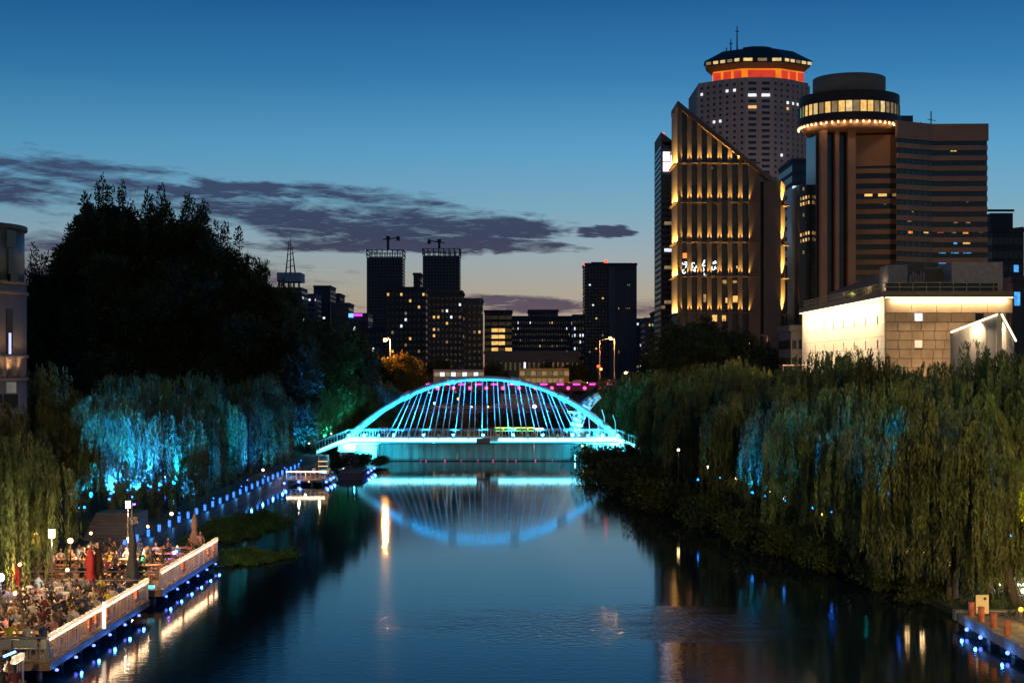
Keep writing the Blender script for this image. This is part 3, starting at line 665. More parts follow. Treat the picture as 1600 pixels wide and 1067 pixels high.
# ---- dark tower with the glowing sign behind it
def ex(t, a, b, zt, Y, d):
    for z0_, z1_, xx0, xx1 in ((238, 252, 1036, 1046), (254, 268, 1036, 1047), (243, 266, 1048, 1052)):
        MB().box(gx(xx0, Y), gx(xx1, Y), Y-.5, Y-.02, gz(z1_, Y), gz(z0_, Y)).build('illuminated_sign', E('sign_pink', (1, .78, .92), 2.6), t)
    for v, kd in ((349, 'y'), (391, 'w'), (418, 'y'), (472, 'y')): pane('lit_window', t, (gx(1044, Y), Y, gz(v, Y)), (1, 0, 0), 12*Y/F, 5*Y/F, (0, -1, 0), LITW[kd if kd != 'y' else 'd'], .3)
    MB().ball((gx(1036, Y), Y+1, gz(209, Y)), .6).build('beacon', RED, t)
    mb = MB(); xa_, xb_ = gx(1033, Y), gx(1056, Y); mb.add([(xa_, Y, zt), (xb_, Y, zt-4), (xb_, Y+d, zt-4), (xa_, Y+d, zt), (xa_, Y, zt+3.5), (xb_, Y, zt-.5), (xb_, Y+d, zt-.5), (xa_, Y+d, zt+3.5)], [(0,3,2,1),(4,5,6,7),(0,1,5,4),(1,2,6,5),(2,3,7,6),(3,0,4,7)]); mb.build('sloping_parapet', blk, t)
blk = M('dark_cladding', (.055, .045, .045), .6, var=.2, scale=.1)
block('office_tower', 'narrow dark tower with a glowing pink-white sign beside the slanted tower', 1033, 1060, 222, 540, 25, blk, 'tower', 44, 4, .03, 3, 'wdd', .8, .5, False, ex)

# ---- round revolving-restaurant hotel
Y = 430.0; k = Y/F; cx = gx(1329, Y+10); cy = Y+12
hb = M('hotel_brown', (.42, .24, .14), .8, var=.15, scale=.15, bump=.2); hd = M('hotel_dark_glass', (.014, .012, .012), .15, var=.3)
t = thing('round_hotel', 'brown hotel with a round lit restaurant disc and stacked stripe wings', 'hotel', (cx, cy, G))
ky = cy/F; dkm = M('dark_brown_metal', (.035, .024, .018), .6, var=.3, scale=.3)
zc = lambda v: H+(HY-v)*(cy-12)/F
MB().cyl((cx, cy), 57.5*k, gz(150, Y), gz(112, Y), 40).build('roof_drum', hb, t, True)
MB().cyl((cx, cy), 56*k, gz(112, Y)-.3, gz(111, Y), 40).build('drum_cap', hb, t)
MB().cyl((cx, cy), 79*k, gz(158, Y), gz(142, Y), 48).build('disc_upper_wall', dkm, t)
MB().cyl((cx, cy), 76*k, gz(176, Y), gz(158, Y)-.01, 48).build('restaurant_interior', M('interior_dim', (.3, .2, .12), .8), t)
MB().cyl((cx, cy), 81*k, gz(188, Y), gz(176, Y)-.01, 48).build('disc_lower_wall', dkm, t)
MB().cyl((cx, cy), 67*k, gz(202, Y), gz(188.2, Y), 48, 0, 79*k).build('disc_soffit', hb, t, True)
n = 44
for i in range(n):
    a_ = 2*math.pi*(i+.5)/n
    if math.sin(a_) > .25: continue
    u = Vector((-math.sin(a_), math.cos(a_), 0)); nr = Vector((math.cos(a_), math.sin(a_), 0))
    kd = 'ydedgdyeddydeydddeyddyedd'[(i*7) % 25]
    c = Vector((cx, cy, gz(167, Y)))+nr*77*k
    f = pane('restaurant_window', t, c, u, 2*math.pi*77*k/n*.86, 17*k, nr, LITW[kd], .15)
    MB().ob(c+u*(math.pi*77*k/n)+nr*.25, u*.12, (0, 0, 9.3*k), nr*.2).build('mullion', hd, t)
bm = E('warm_bulb', (1, .62, .3), 2.8)
me = MB().ball((0, 0, 0), (.30, .30, .42), 8, 5).mesh('bulb', bm)
n = 52
for i in range(n):
    a_ = 2*math.pi*(i+.5)/n
    if math.sin(a_) > .35: continue
    put('bulb', me, t, (cx+math.cos(a_)*80*k, cy+math.sin(a_)*80*k, gz(191.5, Y)))
for i in range(12):
    a_ = R(200+i*13); nr = Vector((math.cos(a_), math.sin(a_), 0))
    point('bulb_glow', (cx+nr.x*79*k, cy+nr.y*79*k, gz(193.5, Y)), WARM, 80, .3, t)
# shaft
MB().box(gx(1281, Y), gx(1336, Y), cy-6, cy+8, G, gz(200, Y)).build('shaft', hd, t)
for x0, x1, yo in ((1286, 1296, -9), (1309, 1315, -9), (1329, 1341, -9)):
    MB().box(gx(x0, Y), gx(x1, Y), cy+yo, cy-6.01, G, gz(201, Y)).build('shaft_pier', hb, t)
# wings
Wx = [(1341, 0.0, 1406), (1406, -8.0, 1463), (1463, -8.0, 1548)]
wing = [((gx(1341, Y), cy-3), (gx(1406, Y), cy-5), 205), ((gx(1406, Y-5), cy-13), (gx(1463, Y), cy-7), 190), ((gx(1463, Y), cy-7), (gx(1550, Y), cy-7.5), 190)]
for wi, (A, B, top) in enumerate(wing):
    zt = gz(top, Y); Av, Bv = Vector((*A, 0)), Vector((*B, 0)); U = (Bv-Av); L_ = U.length; U.normalize(); N = Vector((U.y, -U.x, 0))
    poly = [A, B, (B[0], B[1]+20), (A[0]+.5, A[1]+22)]
    MB().prism(poly, G, zt-.5).build('glass_body', hd, t)
    c = (Av+Bv)/2
    zf = gz(217, Y) if wi else gz(236+18, Y)
    MB().ob(Vector((c.x, c.y, (zt+zf)/2))+N*.3, U*(L_/2+(.25 if wi else 0)), (0, 0, (zt-zf)/2), N*.4).build('top_wall', hb, t)
    i = 0; v = 228 if wi else 262
    while v < 530:
        z = gz(v, Y); MB().ob(Vector((c.x, c.y, z))+N*.35, U*(L_/2-.02), (0, 0, 3.9*k), N*.35).build('spandrel', hb, t); v += 16.1; i += 1
    if wi:
        q = MB(); nn_ = 9 if wi == 2 else 6
        for j in range(nn_):
            cc = Av+U*(L_*(j+.5)/nn_); q.ob(Vector((cc.x, cc.y, (G+zt)/2-2))+N*.02, U*.12, (0, 0, (zt-G)/2-3), N*.1)
        q.build('mullions', hd, t, kind='stuff')
def hw(px_, py_, w_, h_, kd, wi):
    A, B, _ = wing[wi]; f_ = (px_-[1341, 1406, 1463][wi])/([1406, 1463, 1550][wi]-[1341, 1406, 1463][wi]); Av, Bv = Vector(A), Vector(B); p_ = Av.lerp(Bv, f_)
    U = (Bv-Av).normalized(); Yv = p_.y; pane('lit_window', t, (p_.x, p_.y, gz(py_, Yv)), (U.x, U.y, 0), w_*Yv/F, h_*Yv/F, (U.y, -U.x, 0), LITW[kd], .12)
for q in ((1367.5, 303, 12, 8, 'y', 0), (1389, 303, 13, 8, 'y', 0), (1497.5, 232.5, 9, 9, 'y', 2), (1428.5, 361, 8, 8, 'o', 1), (1454, 360.5, 9, 8, 'y', 1), (1477, 360, 9, 8, 'r', 2), (1516.5, 361.5, 8, 8, 'o', 2), (1498, 361, 6, 7, 'd', 2), (1540, 361, 6, 5, 'd', 2),
          (1518, 377.5, 11, 8, 'y', 2), (1500, 378, 6, 7, 'b', 2), (1480, 376, 4, 6, 'd', 2), (1539, 376, 3, 5, 'b', 2), (1480, 392, 10, 8, 'b', 2), (1500, 392, 12, 8, 'b', 2), (1519, 392, 12, 8, 'b', 2), (1480, 408, 11, 8, 'b', 2), (1500, 408, 12, 8, 'b', 2), (1519, 408, 11, 8, 'b', 2), (1540, 408, 4, 6, 'w', 2),
          (1366, 317, 8, 3, 'd', 0), (1393, 318, 4, 3, 'd', 0), (1361, 331, 3, 2, 'y', 0), (1386, 333, 5, 3, 'd', 0), (1362, 379, 4, 3, 'd', 0), (1427, 345, 8, 3, 'd', 1), (1432, 331, 3, 2, 'd', 1), (1501, 346, 6, 6, 'd', 2), (1520, 346, 7, 6, 'd', 2), (1498, 313, 3, 2, 'd', 2), (1519, 315, 3, 2, 'd', 2), (1322, 312, 3, 3, 'w', 0)):
    if q[0] < 1341: continue
    hw(*q)
MB().box(gx(1409, Y), gx(1447, Y), cy+2, cy+14, gz(192, Y), gz(168, Y)).build('plant_room', hd, t)
mb = MB(); xx = gx(1473, Y); mb.tube([(xx, cy, gz(192, Y)), (xx, cy, gz(163, Y))], .18, 5); mb.tube([(xx-1, cy, gz(176, Y)), (xx+1.3, cy, gz(178, Y))], .12, 4); mb.tube([(xx-3, cy, gz(192, Y)), (xx-3, cy, gz(180, Y))], .12, 4); mb.build('antenna', hd, t)
mb = MB()
for i in range(7): pass
# left flank of the hotel with a few lit slits
MB().box(gx(1262, Y), gx(1280.5, Y), cy+1, cy+20, G, gz(280, Y)).build('rear_wing', hd, t)
for i, (v, l_) in enumerate(((303, 1), (312, 1), (361, 1), (371, 1), (390, 0), (288, 0), (330, 0))):
    for j in range(4):
        if l_ or j == 1: pane('lit_window', t, (gx(1265+j*4.2, Y), cy+1, gz(v-j*1.2, Y)), (1, 0, 0), 2.2*k, 5*k, (0, -1, 0), LITW['y' if l_ and (i+j) % 3 else 'd'], .15)
rebase(t)
gf = M('grey_floors', (.11, .10, .12), .8, var=.2)
block('office_block', 'grey banded block wedged between the tallest tower and the round hotel', 1238, 1275, 252, 600, 30, gf, 'building', 22, 3, .05, 5, 'dwy', .92, .6)
block('office_block', 'dim lower block with white lit lettering-like windows right of the slanted tower', 1228, 1262, 420, 520, 30, blk, 'building', 9, 5, .28, 6, 'wwwd', .8, .45)

# far right blocks
def ex(t, a, b, zt, Y, d):
    mb = MB(); mb.box(a, a+7, Y+2, Y+9, zt, zt+6); mb.tube([(a-1, Y+4, zt+7), (a+8, Y+4, zt+7)], .4, 5); mb.tube([(a+6, Y+4, zt+1), (a+11, Y+4, zt+1.6)], .35, 5); mb.build('roof_gantry', blk, t)
block('office_block', 'dark block at the right edge with a gantry on its roof', 1551, 1600, 362, 480, 30, blk, 'building', 12, 6, .03, 8, 'db', .85, .5, True, ex)
block('office_block', 'low dark block at the right edge behind the museum with one blue window', 1582, 1640, 440, 300, 30, blk, 'building', 5, 4, {(0, 0): 'b'}, 8, 'b', .6, .5)

# ---- floodlit museum
t = thing('museum', 'floodlit stone museum with slot windows and glowing cornice', 'museum', (48.6, 200, G))
Yf, Yb_ = 200.0, 257.0; xL = 48.6; xR = gx(1572, Yf); xO = gx(1581, Yf); zt = 22.4; zo = gz(489, Yf)
ms = M('museum_stone', (.34, .25, .16), .8, var=.22, scale=.5, bump=.35); ml = M('museum_pale_stone', (.62, .54, .42), .75, var=.08, scale=.4, bump=.1)
MB().box(xL+.12, xR, Yf+.12, Yb_, G, zt-.02).build('core', M('museum_joint', (.08, .06, .045), .9), t)
MB().box(xL-.1, xO, Yf-.7, Yb_+.1, zt, zt+.75).build('cornice', M('cornice_dark', (.09, .07, .055), .7), t)
# front stone panels in courses
rp = random.Random(3); vs_ = [463, 489]+[489+14.2*i for i in range(1, 8)]
meshes = []
for r_ in range(len(vs_)-1):
    z1_, z0_ = gz(vs_[r_], Yf), gz(vs_[r_+1], Yf); z1_ = min(z1_, zt-.03)
    xx = xL; xe = xO if r_ == 0 else xR
    while xx < xe-.3:
        w_ = rp.uniform(1.1, 1.9) if r_ else 3.3
        x1 = min(xe, xx+w_); x1 = xe if xe-x1 < .7 else x1
        d_ = rp.uniform(.02, .10) if r_ else .3
        hole = [(gx(1429, Yf), gx(1442, Yf), gz(502, Yf), gz(489, Yf)), (gx(1429, Yf), gx(1442, Yf), gz(544, Yf), gz(531, Yf)), (gx(1524, Yf), gx(1537, Yf), gz(502, Yf), gz(489, Yf))]
        segs = [(xx, x1)]
        for hx0, hx1, hz0, hz1 in hole:
            if min(z1_, hz1)-max(z0_, hz0) > .3:
                ns = []
                for s0, s1 in segs:
                    if s1 <= hx0 or s0 >= hx1: ns.append((s0, s1))
                    else:
                        if s0 < hx0-.05: ns.append((s0, hx0))
                        if s1 > hx1+.05: ns.append((hx1, s1))
                segs = ns
        for s0, s1 in segs: MB().box(s0+.03, s1-.03, Yf-d_, Yf+.1, z0_+.035, z1_-.035).build('stone_panel', ms, t)
        xx = x1
for hx, hv, m_ in ((1435.5, 495.5, LITW['w']), (1435.5, 537.5, E('lit_soft', (1, .8, .55), .75)), (1530.5, 495.5, glassd)):
    w_ = MB().ob((gx(hx, Yf), Yf+.09, gz(hv, Yf)), (.5, 0, 0), (0, 0, .5), (0, .02, 0)).build('window', m_, t)
    MB().ob((gx(hx, Yf), Yf+.02, gz(hv+6.4, Yf)), (.56, 0, 0), (0, 0, .05), (0, .2, 0)).build('window_sill', ms, w_)
# left face tiles with slots
slots = [204+7.0*i for i in range(8)]; srow = [19.5, 16.25, 13.0, 9.7]
zrows = [G, 5.5, 7.6, 9.2, 10.8, 12.45, 14.1, 15.7, 17.3, 18.95, 20.6, zt-.03]
ye = [Yf+.1]
for s_ in slots: ye += [s_-1.1-.55, s_-.38, s_+.38, s_+1.1+.55]
ye = sorted(set([round(v, 3) for v in ye if v < Yb_-.4]))+[Yb_]
for i in range(len(zrows)-1):
    for j in range(len(ye)-1):
        z0_, z1_ = zrows[i], zrows[i+1]; y0_, y1_ = ye[j], ye[j+1]; isslot = any(abs((y0_+y1_)/2-s_) < .3 for s_ in slots)
        zc_ = [z for z in srow if z0_ <= z < z1_]
        if i < 2: continue
        if isslot and zc_:
            MB().box(xL+.05, xL+.11, y0_, y1_, z0_, z1_).build('slot_window', glassd, t)
            for a_, b_ in ((z0_, zc_[0]-.6), (zc_[0]+.6, z1_)):
                if b_-a_ > .12: MB().box(xL-.06, xL+.11, y0_+.01, y1_-.01, a_+.02, b_-.02).build('stone_tile', ml, t)
        else: MB().box(xL-.06, xL+.11, y0_+.015, y1_-.015, z0_+.02, z1_-.02).build('stone_tile', ml, t)
LEDw = E('led_warm_white', (1, .80, .52), 3.0)
MB().box(xL-.08, xO-.02, Yf-.62, Yf-.40, zt-.16, zt-.03).build('cornice_light', LEDw, t)
MB().box(xL-.5, xL-.35, Yf-.4, Yb_, zt-.16, zt-.03).build('cornice_light', LEDw, t)
MB().box(xL-.6, xL-.101, Yf-.7, Yb_+.1, zt, zt+.75).build('cornice_edge', M('cornice_dark', (.09, .07, .055)), t)
area('wall_wash', ((xL+xO)/2, Yf-.55, zt-.25), ((xL+xO)/2, Yf-.2, zt-5), (1, .72, .42), 1500, 15, .15, t)
area('wall_wash', (xL-2.2, (Yf+Yb_)/2, zt-.3), (xL-.2, (Yf+Yb_)/2, 13), (1, .76, .48), 8500, 54, .4, t)
area('ground_wash', (xL-4, (Yf+Yb_)/2, 6.0), (xL, (Yf+Yb_)/2, 14), (1, .76, .48), 6500, 54, .8, t)
for i, yy in enumerate((212, 219, 233, 247)): spot('wall_flood', (xL-1.6, yy, 8.2), (xL, yy, 16), (1, .74, .46), (500, 300, 450, 700)[i], 70, .9, .2, t)
for i in range(3): spot('wall_flood', (xL+3+5*i, Yf-7, 5), (xL+3+5*i, Yf, 15), (1, .66, .36), 3500, 90, .9, .3, t)
# roof balustrade
mb = MB(); zb_, ztop_ = zt+.75, gz(441, Yf)
railm = M('balustrade_bronze', (.4, .32, .2), .5, .3, var=.1)
for z in (ztop_, (zb_+ztop_)/2): mb.box(xL+.1, xR-1, Yf+.1, Yf+.2, z-.05, z+.03); mb.box(xL+.1, xL+.2, Yf+.2, Yb_, z-.05, z+.03)
for i in range(9): mb.box(xL+.1+i*1.75, xL+.17+i*1.75, Yf+.1, Yf+.18, zb_, ztop_)
for i in range(60): mb.box(xL+.1, xL+.17, Yf+.6+i*.94, Yf+.67+i*.94, zb_, ztop_)
mb.build('balustrade', railm, t)
MB().box(xL+.22, xR-1, Yf+.3, Yf+.34, zb_, ztop_-.1).build('balustrade_glass', glassd, t)
point('roof_light', (xL+1.0, Yf+8, zt+1.6), (1, .75, .4), 150, .1, t); point('roof_light', (xL+1.0, Yf+24, zt+1.6), (1, .75, .4), 150, .1, t)
MB().box(gx(1388, 206), gx(1418, 206), 206, 211, zt, gz(414, 206)).build('plant_box', M('plant_grey', (.2, .18, .2), .8), t)
MB().box(gx(1487, 204), gx(1567, 204), 204, 211, zt, gz(409.5, 204)).build('plant_room', M('plant_beige', (.34, .28, .27), .8), t)
MB().box(gx(1418, 208), gx(1487, 208), 208, 214, zt, gz(420, 208)).build('roof_screen', blk, t)
q = MB()
for i in range(6): q.box(gx(1422+i*4, 205), gx(1424.5+i*4, 205), 205, 205.6, zt, gz(430-(i*5) % 7, 205))
q.build('roof_units', M('plant_grey', (.2, .18, .2)), t)
MB().add([(xL+3, 250, zt), (xL+6, 215, zt), (xL+9, 215, zt), (xL+6, 250, zt), (xL+3, 250, zt+3), (xL+6, 215, zt+5.2), (xL+9, 215, zt+5.2), (xL+6, 250, zt+3)], [(0,3,2,1),(4,5,6,7),(0,1,5,4),(1,2,6,5),(2,3,7,6),(3,0,4,7)]).build('dark_roof_wing', blk, t)
rebase(t)
for i, (a, b, l) in enumerate(((225, 19, 'roof shrub lit yellow behind the museum balustrade'), (212, 22, 'small roof shrub by the museum balustrade corner'))):
    o = put('roof_shrub', SHR[i], None, (xL+2, a, zt+.7), 0, .8); tag(o, l, 'shrub')

# gabled pavilion
Y = 172.0; t = thing('gabled_pavilion', 'pale ribbed gable pavilion with lights along its eaves', 'pavilion', (gx(1560, Y), Y, 3.0))
pm = M('ribbed_wall', (.36, .31, .26), .8, var=.12, scale=1, streak=True, bump=.3)
xa, xm, xb = gx(1518, Y), gx(1556, Y), gx(1640, Y)
def slab(x0, y0, z0, x1, y1, z1, n, mat, nm):
    for i in range(n):
        f0, f1 = i/n, (i+1)/n; A = (x0+(x1-x0)*f0, y0+(y1-y0)*f0); B = (x0+(x1-x0)*f1, y0+(y1-y0)*f1); g_ = .03
        MB().add([(A[0]+g_, A[1], 2), (B[0]-g_, B[1], 2), (B[0]-g_, B[1]+.4, 2), (A[0]+g_, A[1]+.4, 2), (A[0]+g_, A[1], z0+(z1-z0)*f0), (B[0]-g_, B[1], z0+(z1-z0)*f1), (B[0]-g_, B[1]+.4, z0+(z1-z0)*f1), (A[0]+g_, A[1]+.4, z0+(z1-z0)*f0)], [(0,3,2,1),(4,5,6,7),(0,1,5,4),(1,2,6,5),(2,3,7,6),(3,0,4,7)]).build(nm, mat, t)
slab(xa, Y+8, gz(519, Y), xm, Y, gz(495, Y), 5, pm, 'wall_panel')
slab(gx(1563, Y), Y, gz(495, Y), xb, Y+12, gz(533, Y), 10, pm, 'wall_panel')
MB().box(xm, gx(1563, Y), Y-.4, Y+.6, 2, gz(493, Y)).build('corner_post', ml, t)
mb = MB(); mb.tube([(xa-.1, Y+7.6, gz(519, Y)+.2), (xm, Y-.5, gz(495, Y)+.25)], .12, 5); mb.tube([(gx(1563, Y), Y-.5, gz(495, Y)+.25), (xb, Y+11.5, gz(533, Y)+.25)], .12, 5); mb.build('eaves_light', LEDw, t)
area('eaves_wash', ((xa+xm)/2, Y+2.8, gz(505, Y)), ((xa+xm)/2+.3, Y+4.2, 12), (1, .78, .5), 800, 3, .3, t); area('eaves_wash', (gx(1585, Y), Y+2.0, gz(504, Y)), (gx(1585, Y), Y+4.5, 11), (1, .78, .5), 1300, 4, .3, t)
spot('post_light', (gx(1559, Y), Y-1.6, 9), (gx(1559, Y), Y, 17), (1, .75, .5), 300, 50, .8, .1, t)
MB().box(gx(1503, Y+8), gx(1521, Y+8), Y+7, Y+12, 9, gz(533, Y+8)).build('lit_porch', E('porch_glow', (1, .72, .45), .9, .3, .6), t)
rebase(t)
block('low_block', 'low dark block with a lit canopy line left of the museum', 1236, 1256, 517, 262, 12, blk, 'building', 5, 2, {(2, 1): 'd', (3, 1): 'd'}, 2, 'd', .7, .5)
t = thing('canopy', 'flat canopy edged with a thin pale light beside the museum', 'canopy', (gx(1237, 255), 255, G)); a, b = gx(1218, 255), gx(1254, 255)
MB().box(a, b, 252, 256, gz(570, 255)-.25, gz(570, 255)).build('roof_slab', blk, t); MB().box(a, b, 251.8, 251.99, gz(570, 255)-.12, gz(570, 255)).build('edge_light', E('edge_glow', (1, .5, .35), .6), t); MB().box(a, a+.2, 252, 252.2, G, gz(570, 255)-.25).build('post', blk, t); rebase(t)

# unseen fill spots added in front of the three towers to brighten them
for l, a, b, w_, c_, sz in (('hotel_tower', (gx(1190, 640), 640, 30), (gx(1185, 750), 750, 130), 95000, (1, .74, .62), 60), ('slanted_tower', (gx(1100, 380), 380, 6), (gx(1130, 450), 450, 50), 5000, (1, .72, .5), 80),
                            ('round_hotel', (gx(1460, 350), 350, 24), (gx(1470, 430), 430, 60), 15000, (1, .62, .34), 70), ('round_hotel', (gx(1330, 350), 350, 24), (gx(1320, 430), 430, 80), 5500, (1, .62, .34), 40)):
    pt = bpy.data.objects[l]; o = spot('facade_fill', a, b, c_, w_, sz, .9, 4.0, pt); o.location = Vector(o.location)-Vector(pt.location)

# ---- middle distance
dk = M('night_concrete', (.07, .06, .06), .85, var=.2, scale=.1); dk2 = M('night_cladding', (.035, .04, .055), .7, var=.2, scale=.1); dk3 = M('pale_block', (.16, .13, .12), .85, var=.15, scale=.1)
def ex(t, a, b, zt, Y, d):
    q = MB(); n = 12
    for i in range(n):
        xx = gx(961, Y)+(b-gx(961, Y))*(i+.5)/n; q.box(xx-.35, xx+.35, Y-.9, Y-.01, G, zt-3)
    q.build('ribs', dk3, t, kind='stuff')
    MB().box(gx(951, Y), gx(961, Y), Y-1.2, Y-.01, G, zt-1).build('corner_wall', dk3, t)
    for px_, v in ((947, 409), (990, 413), (915, 413)): MB().ball((gx(px_, Y), Y+2, gz(v, Y)), 1.0).build('beacon', RED, t)
    MB().box(gx(925, Y), gx(950, Y), Y+4, Y+14, zt, zt+1.8).build('plant_room', dk, t)
    spot('floodlight', (gx(955, Y), Y-5, gz(566, Y)), (gx(956, Y), Y, gz(540, Y)), (.85, 1, .8), 60000, 45, .6, .6, t)
block('office_tower', 'solitary dark ribbed tower with red beacons behind the orange street lamps', 914, 995, 414, 800, 26, M('tower_dark_brown', (.075, .062, .06), .8, var=.2, scale=.1), 'tower', 36, 16, {(5, 1): 'w', (11, 2): 'w', (9, 5): 'y', (15, 3): 'y', (16, 9): 'd', (12, 10): 'e', (12, 12): 'd', (12, 13): 'e', (24, 3): 'y', (25, 1): 'd', (25, 10): 'y', (5, 13): 'w', (20, 5): 'd'}, 3, 'y', .5, .45, True, ex)
def crown(t, a, b, zt, Y, d):
    q = MB(); hgt = 12*Y/F
    for i in range(8):
        xx = a+(b-a)*i/7; q.box(xx-.4, xx+.4, Y, Y+.8, zt, zt+hgt); q.box(xx-.4, xx+.4, Y+d-.8, Y+d, zt, zt+hgt)
    for z in (zt+hgt*.45, zt+hgt): q.box(a-.5, b+.5, Y, Y+.8, z-.5, z); q.box(a-.5, b+.5, Y+d-.8, Y+d, z-.5, z); q.box(a-.5, a+.3, Y, Y+d, z-.5, z); q.box(b-.3, b+.5, Y, Y+d, z-.5, z)
    q.build('open_steel_crown', dk2, t)
Y = 1200.0
block('construction_tower', 'unfinished dark tower with open steel crown, the one nearer the mast', 573, 629, 402, Y, 28, dk2, 'tower', 40, 12, .0, 5, 'w', .55, .6, False, crown)
block('construction_tower', 'unfinished dark tower with open steel crown, the one with lit windows', 660.5, 718, 400, Y, 28, dk2, 'tower', 40, 12, {(12, 4): 'w', (14, 4): 'd', (12, 7): 'w', (13, 8): 'w', (12, 8): 'd', (24, 3): 'w', (24, 6): 'w'}, 5, 'w', .55, .6, False, crown)
for px_, b_, t_, l, dr in ((604, 388, 372, 'tower crane on the unfinished tower nearer the mast', 1), (685, 386, 377, 'tower crane on the unfinished tower with lit windows', -1)):
    t = thing('tower_crane', l, 'crane', (gx(px_, Y), Y+14, gz(b_, Y))); s = Y/F; hh = (b_-t_)*s
    MB().box(-.9, .9, -.9, .9, 0, hh).build('mast', dk2, t)
    q = MB(); q.tube([(-14*s*dr*.6, 0, hh), (18*s*dr, 0, hh+1.5)], .6, 4); q.box(16*s*dr-1.2, 16*s*dr+1.2, -1, 1, hh-1, hh+2.5); q.build('jib', dk2, t); MB().box(-1.5, 1.5, -1.5, 1.5, hh, hh+2.6).build('cab', dk2, t)
block('apartment_block', 'apartment block with irregular warm windows below the unfinished towers', 603, 665, 452, 620, 25, dk, 'building', 16, 9, .13, 31, 'yowdd', .45, .4)
block('apartment_block', 'taller stair core of the apartment block with a bright white roof light', 646, 657, 430, 640, 15, dk, 'building', 20, 2, .06, 12, 'wd', .45, .4)
block('apartment_block', 'apartment slab with a pale corner shaft and orange windows', 668, 722, 458, 560, 25, dk, 'building', 16, 8, .15, 41, 'yywdd', .45, .4)
block('apartment_block', 'rounded pale end block of the apartment row', 722, 753, 470, 590, 25, dk3, 'building', 14, 4, .10, 51, 'ddy', .4, .4)
block('apartment_block', 'dark link block beside the magenta glow', 560, 606, 515, 700, 20, dk2, 'building', 8, 7, .16, 61, 'www', .4, .5)
block('office_block', 'low office with stacked rows of bright yellow floors', 757, 800, 488, 650, 25, dk, 'building', 12, 4, {(i, j): 'y' for i, j in ((2,1),(3,1),(2,2),(3,2),(4,1),(4,2),(5,1),(6,1),(6,2),(8,0),(8,1),(9,1),(9,2),(10,1),(10,2),(5,3),(7,0),(10,0),(7,1))}, 7, 'y', .9, .55)
block('office_block', 'long dark office building with pin-prick white windows', 800, 914, 497, 700, 40, dk2, 'building', 12, 30, .09, 71, 'wwdddy', .35, .35)
block('office_block', 'dark penthouse storey with yellow windows above the long office', 826, 872, 487, 705, 30, dk, 'building', 12, 9, {(2, 1): 'y', (2, 3): 'y', (2, 6): 'y', (2, 8): 'y', (2,2): 'd', (2, 7): 'd'}, 7, 'y', .5, .45)
block('office_block', 'small grey block with white windows beside the ribbed tower', 896, 913, 495, 640, 20, dk, 'building', 11, 4, .22, 13, 'wwd', .45, .4)
block('office_block', 'slim far block in the gap right of the ribbed tower', 994, 1004, 500, 900, 20, dk, 'building', 12, 2, .2, 14, 'wd', .5, .4)
block('apartment_block', 'brown far block before the dark tower with the sign', 1008, 1036, 500, 620, 20, dk3, 'building', 12, 6, .08, 15, 'gdy', .4, .4)
block('apartment_block', 'peaked far block left of the dark tower', 1022, 1040, 490, 700, 20, dk, 'building', 12, 4, .05, 16, 'dy', .4, .4)
block('long_terrace', 'long low brown terrace roof behind the highway', 757, 905, 553, 520, 20, dk3, 'building', 2, 20, .06, 17, 'dw', .4, .4)
# left far
block('office_block', 'dark stepped block with pale lower wing above the tree line', 490, 516, 449, 800, 25, dk2, 'building', 22, 4, .03, 18, 'w', .5, .4)
block('office_block', 'pale banded lower wing beside the dark stepped block', 517, 545, 476, 780, 25, dk3, 'building', 14, 3, .05, 19, 'd', .9, .45)
block('office_block', 'narrow brown block behind the dark stepped block', 510, 531, 461, 850, 25, dk, 'building', 20, 4, .04, 20, 'd', .4, .4)
block('office_block', 'small grey blocks right of the flat-topped mast building', 470, 492, 462, 760, 25, gf, 'building', 18, 4, .12, 22, 'wwd', .5, .4)
def ex(t, a, b, zt, Y, d):
    k = Y/F
    MB().box(gx(433, Y), gx(470, Y), Y-1, Y+14, gz(440, Y), gz(426, Y)).build('screened_roof_box', M('roof_box_grey', (.3, .3, .32), .7), t)
    q = MB()
    for p_ in (436, 443, 451, 459, 467): q.box(gx(p_, Y)-.4, gx(p_, Y)+.4, Y, Y+1, zt, gz(440, Y))
    q.build('roof_columns', dk, t)
    q = MB(); xx = gx(452, Y)
    for o_ in (-2.2, 0, 2.2): q.tube([(xx+o_, Y+4, gz(426, Y)), (xx+o_*.3, Y+4, gz((375, 372, 385)[int(o_ > 0)+int(o_ >= 0) if o_ else 1], Y))], [.45, .2], 4)
    for v in (418, 408, 398, 390): q.tube([(xx-1.8, Y+4, gz(v, Y)), (xx+1.8, Y+4, gz(v-4, Y))], .2, 4)
    q.build('mast', M('mast_red', (.16, .07, .06), .6), t)
block('office_block', 'grey tower with a flat screened roof box and tall lattice mast', 434, 471, 449, 720, 22, dk, 'building', 18, 6, {(2, 1): 'w', (3, 3): 'y', (5, 3): 'y', (4, 5): 'w', (9, 2): 'd'}, 23, 'w', .5, .4, False, ex)
def ex(t, a, b, zt, Y, d):
    MB().box(gx(545, Y), gx(552, Y), Y-1, Y-.02, gz(496, Y), gz(490, Y)).build('blue_sign', E('sign_blue', (.1, .3, 1), 3), t); MB().box(gx(552.5, Y), gx(566, Y), Y-1, Y-.02, gz(494, Y), gz(490.5, Y)).build('magenta_sign', E('sign_magenta', (.7, .05, .9), 1.6), t)
block('shopping_block', 'low block with blue and magenta signs between the far towers', 545, 575, 489, 760, 25, dk2, 'building', 8, 5, .15, 24, 'wgd', .5, .4, False, ex)
block('apartment_block', 'cream lit fragment of a block at the right flank of the big tree', 410, 430, 452, 700, 20, dk3, 'building', 12, 4, .12, 25, 'oyd', .4, .4)

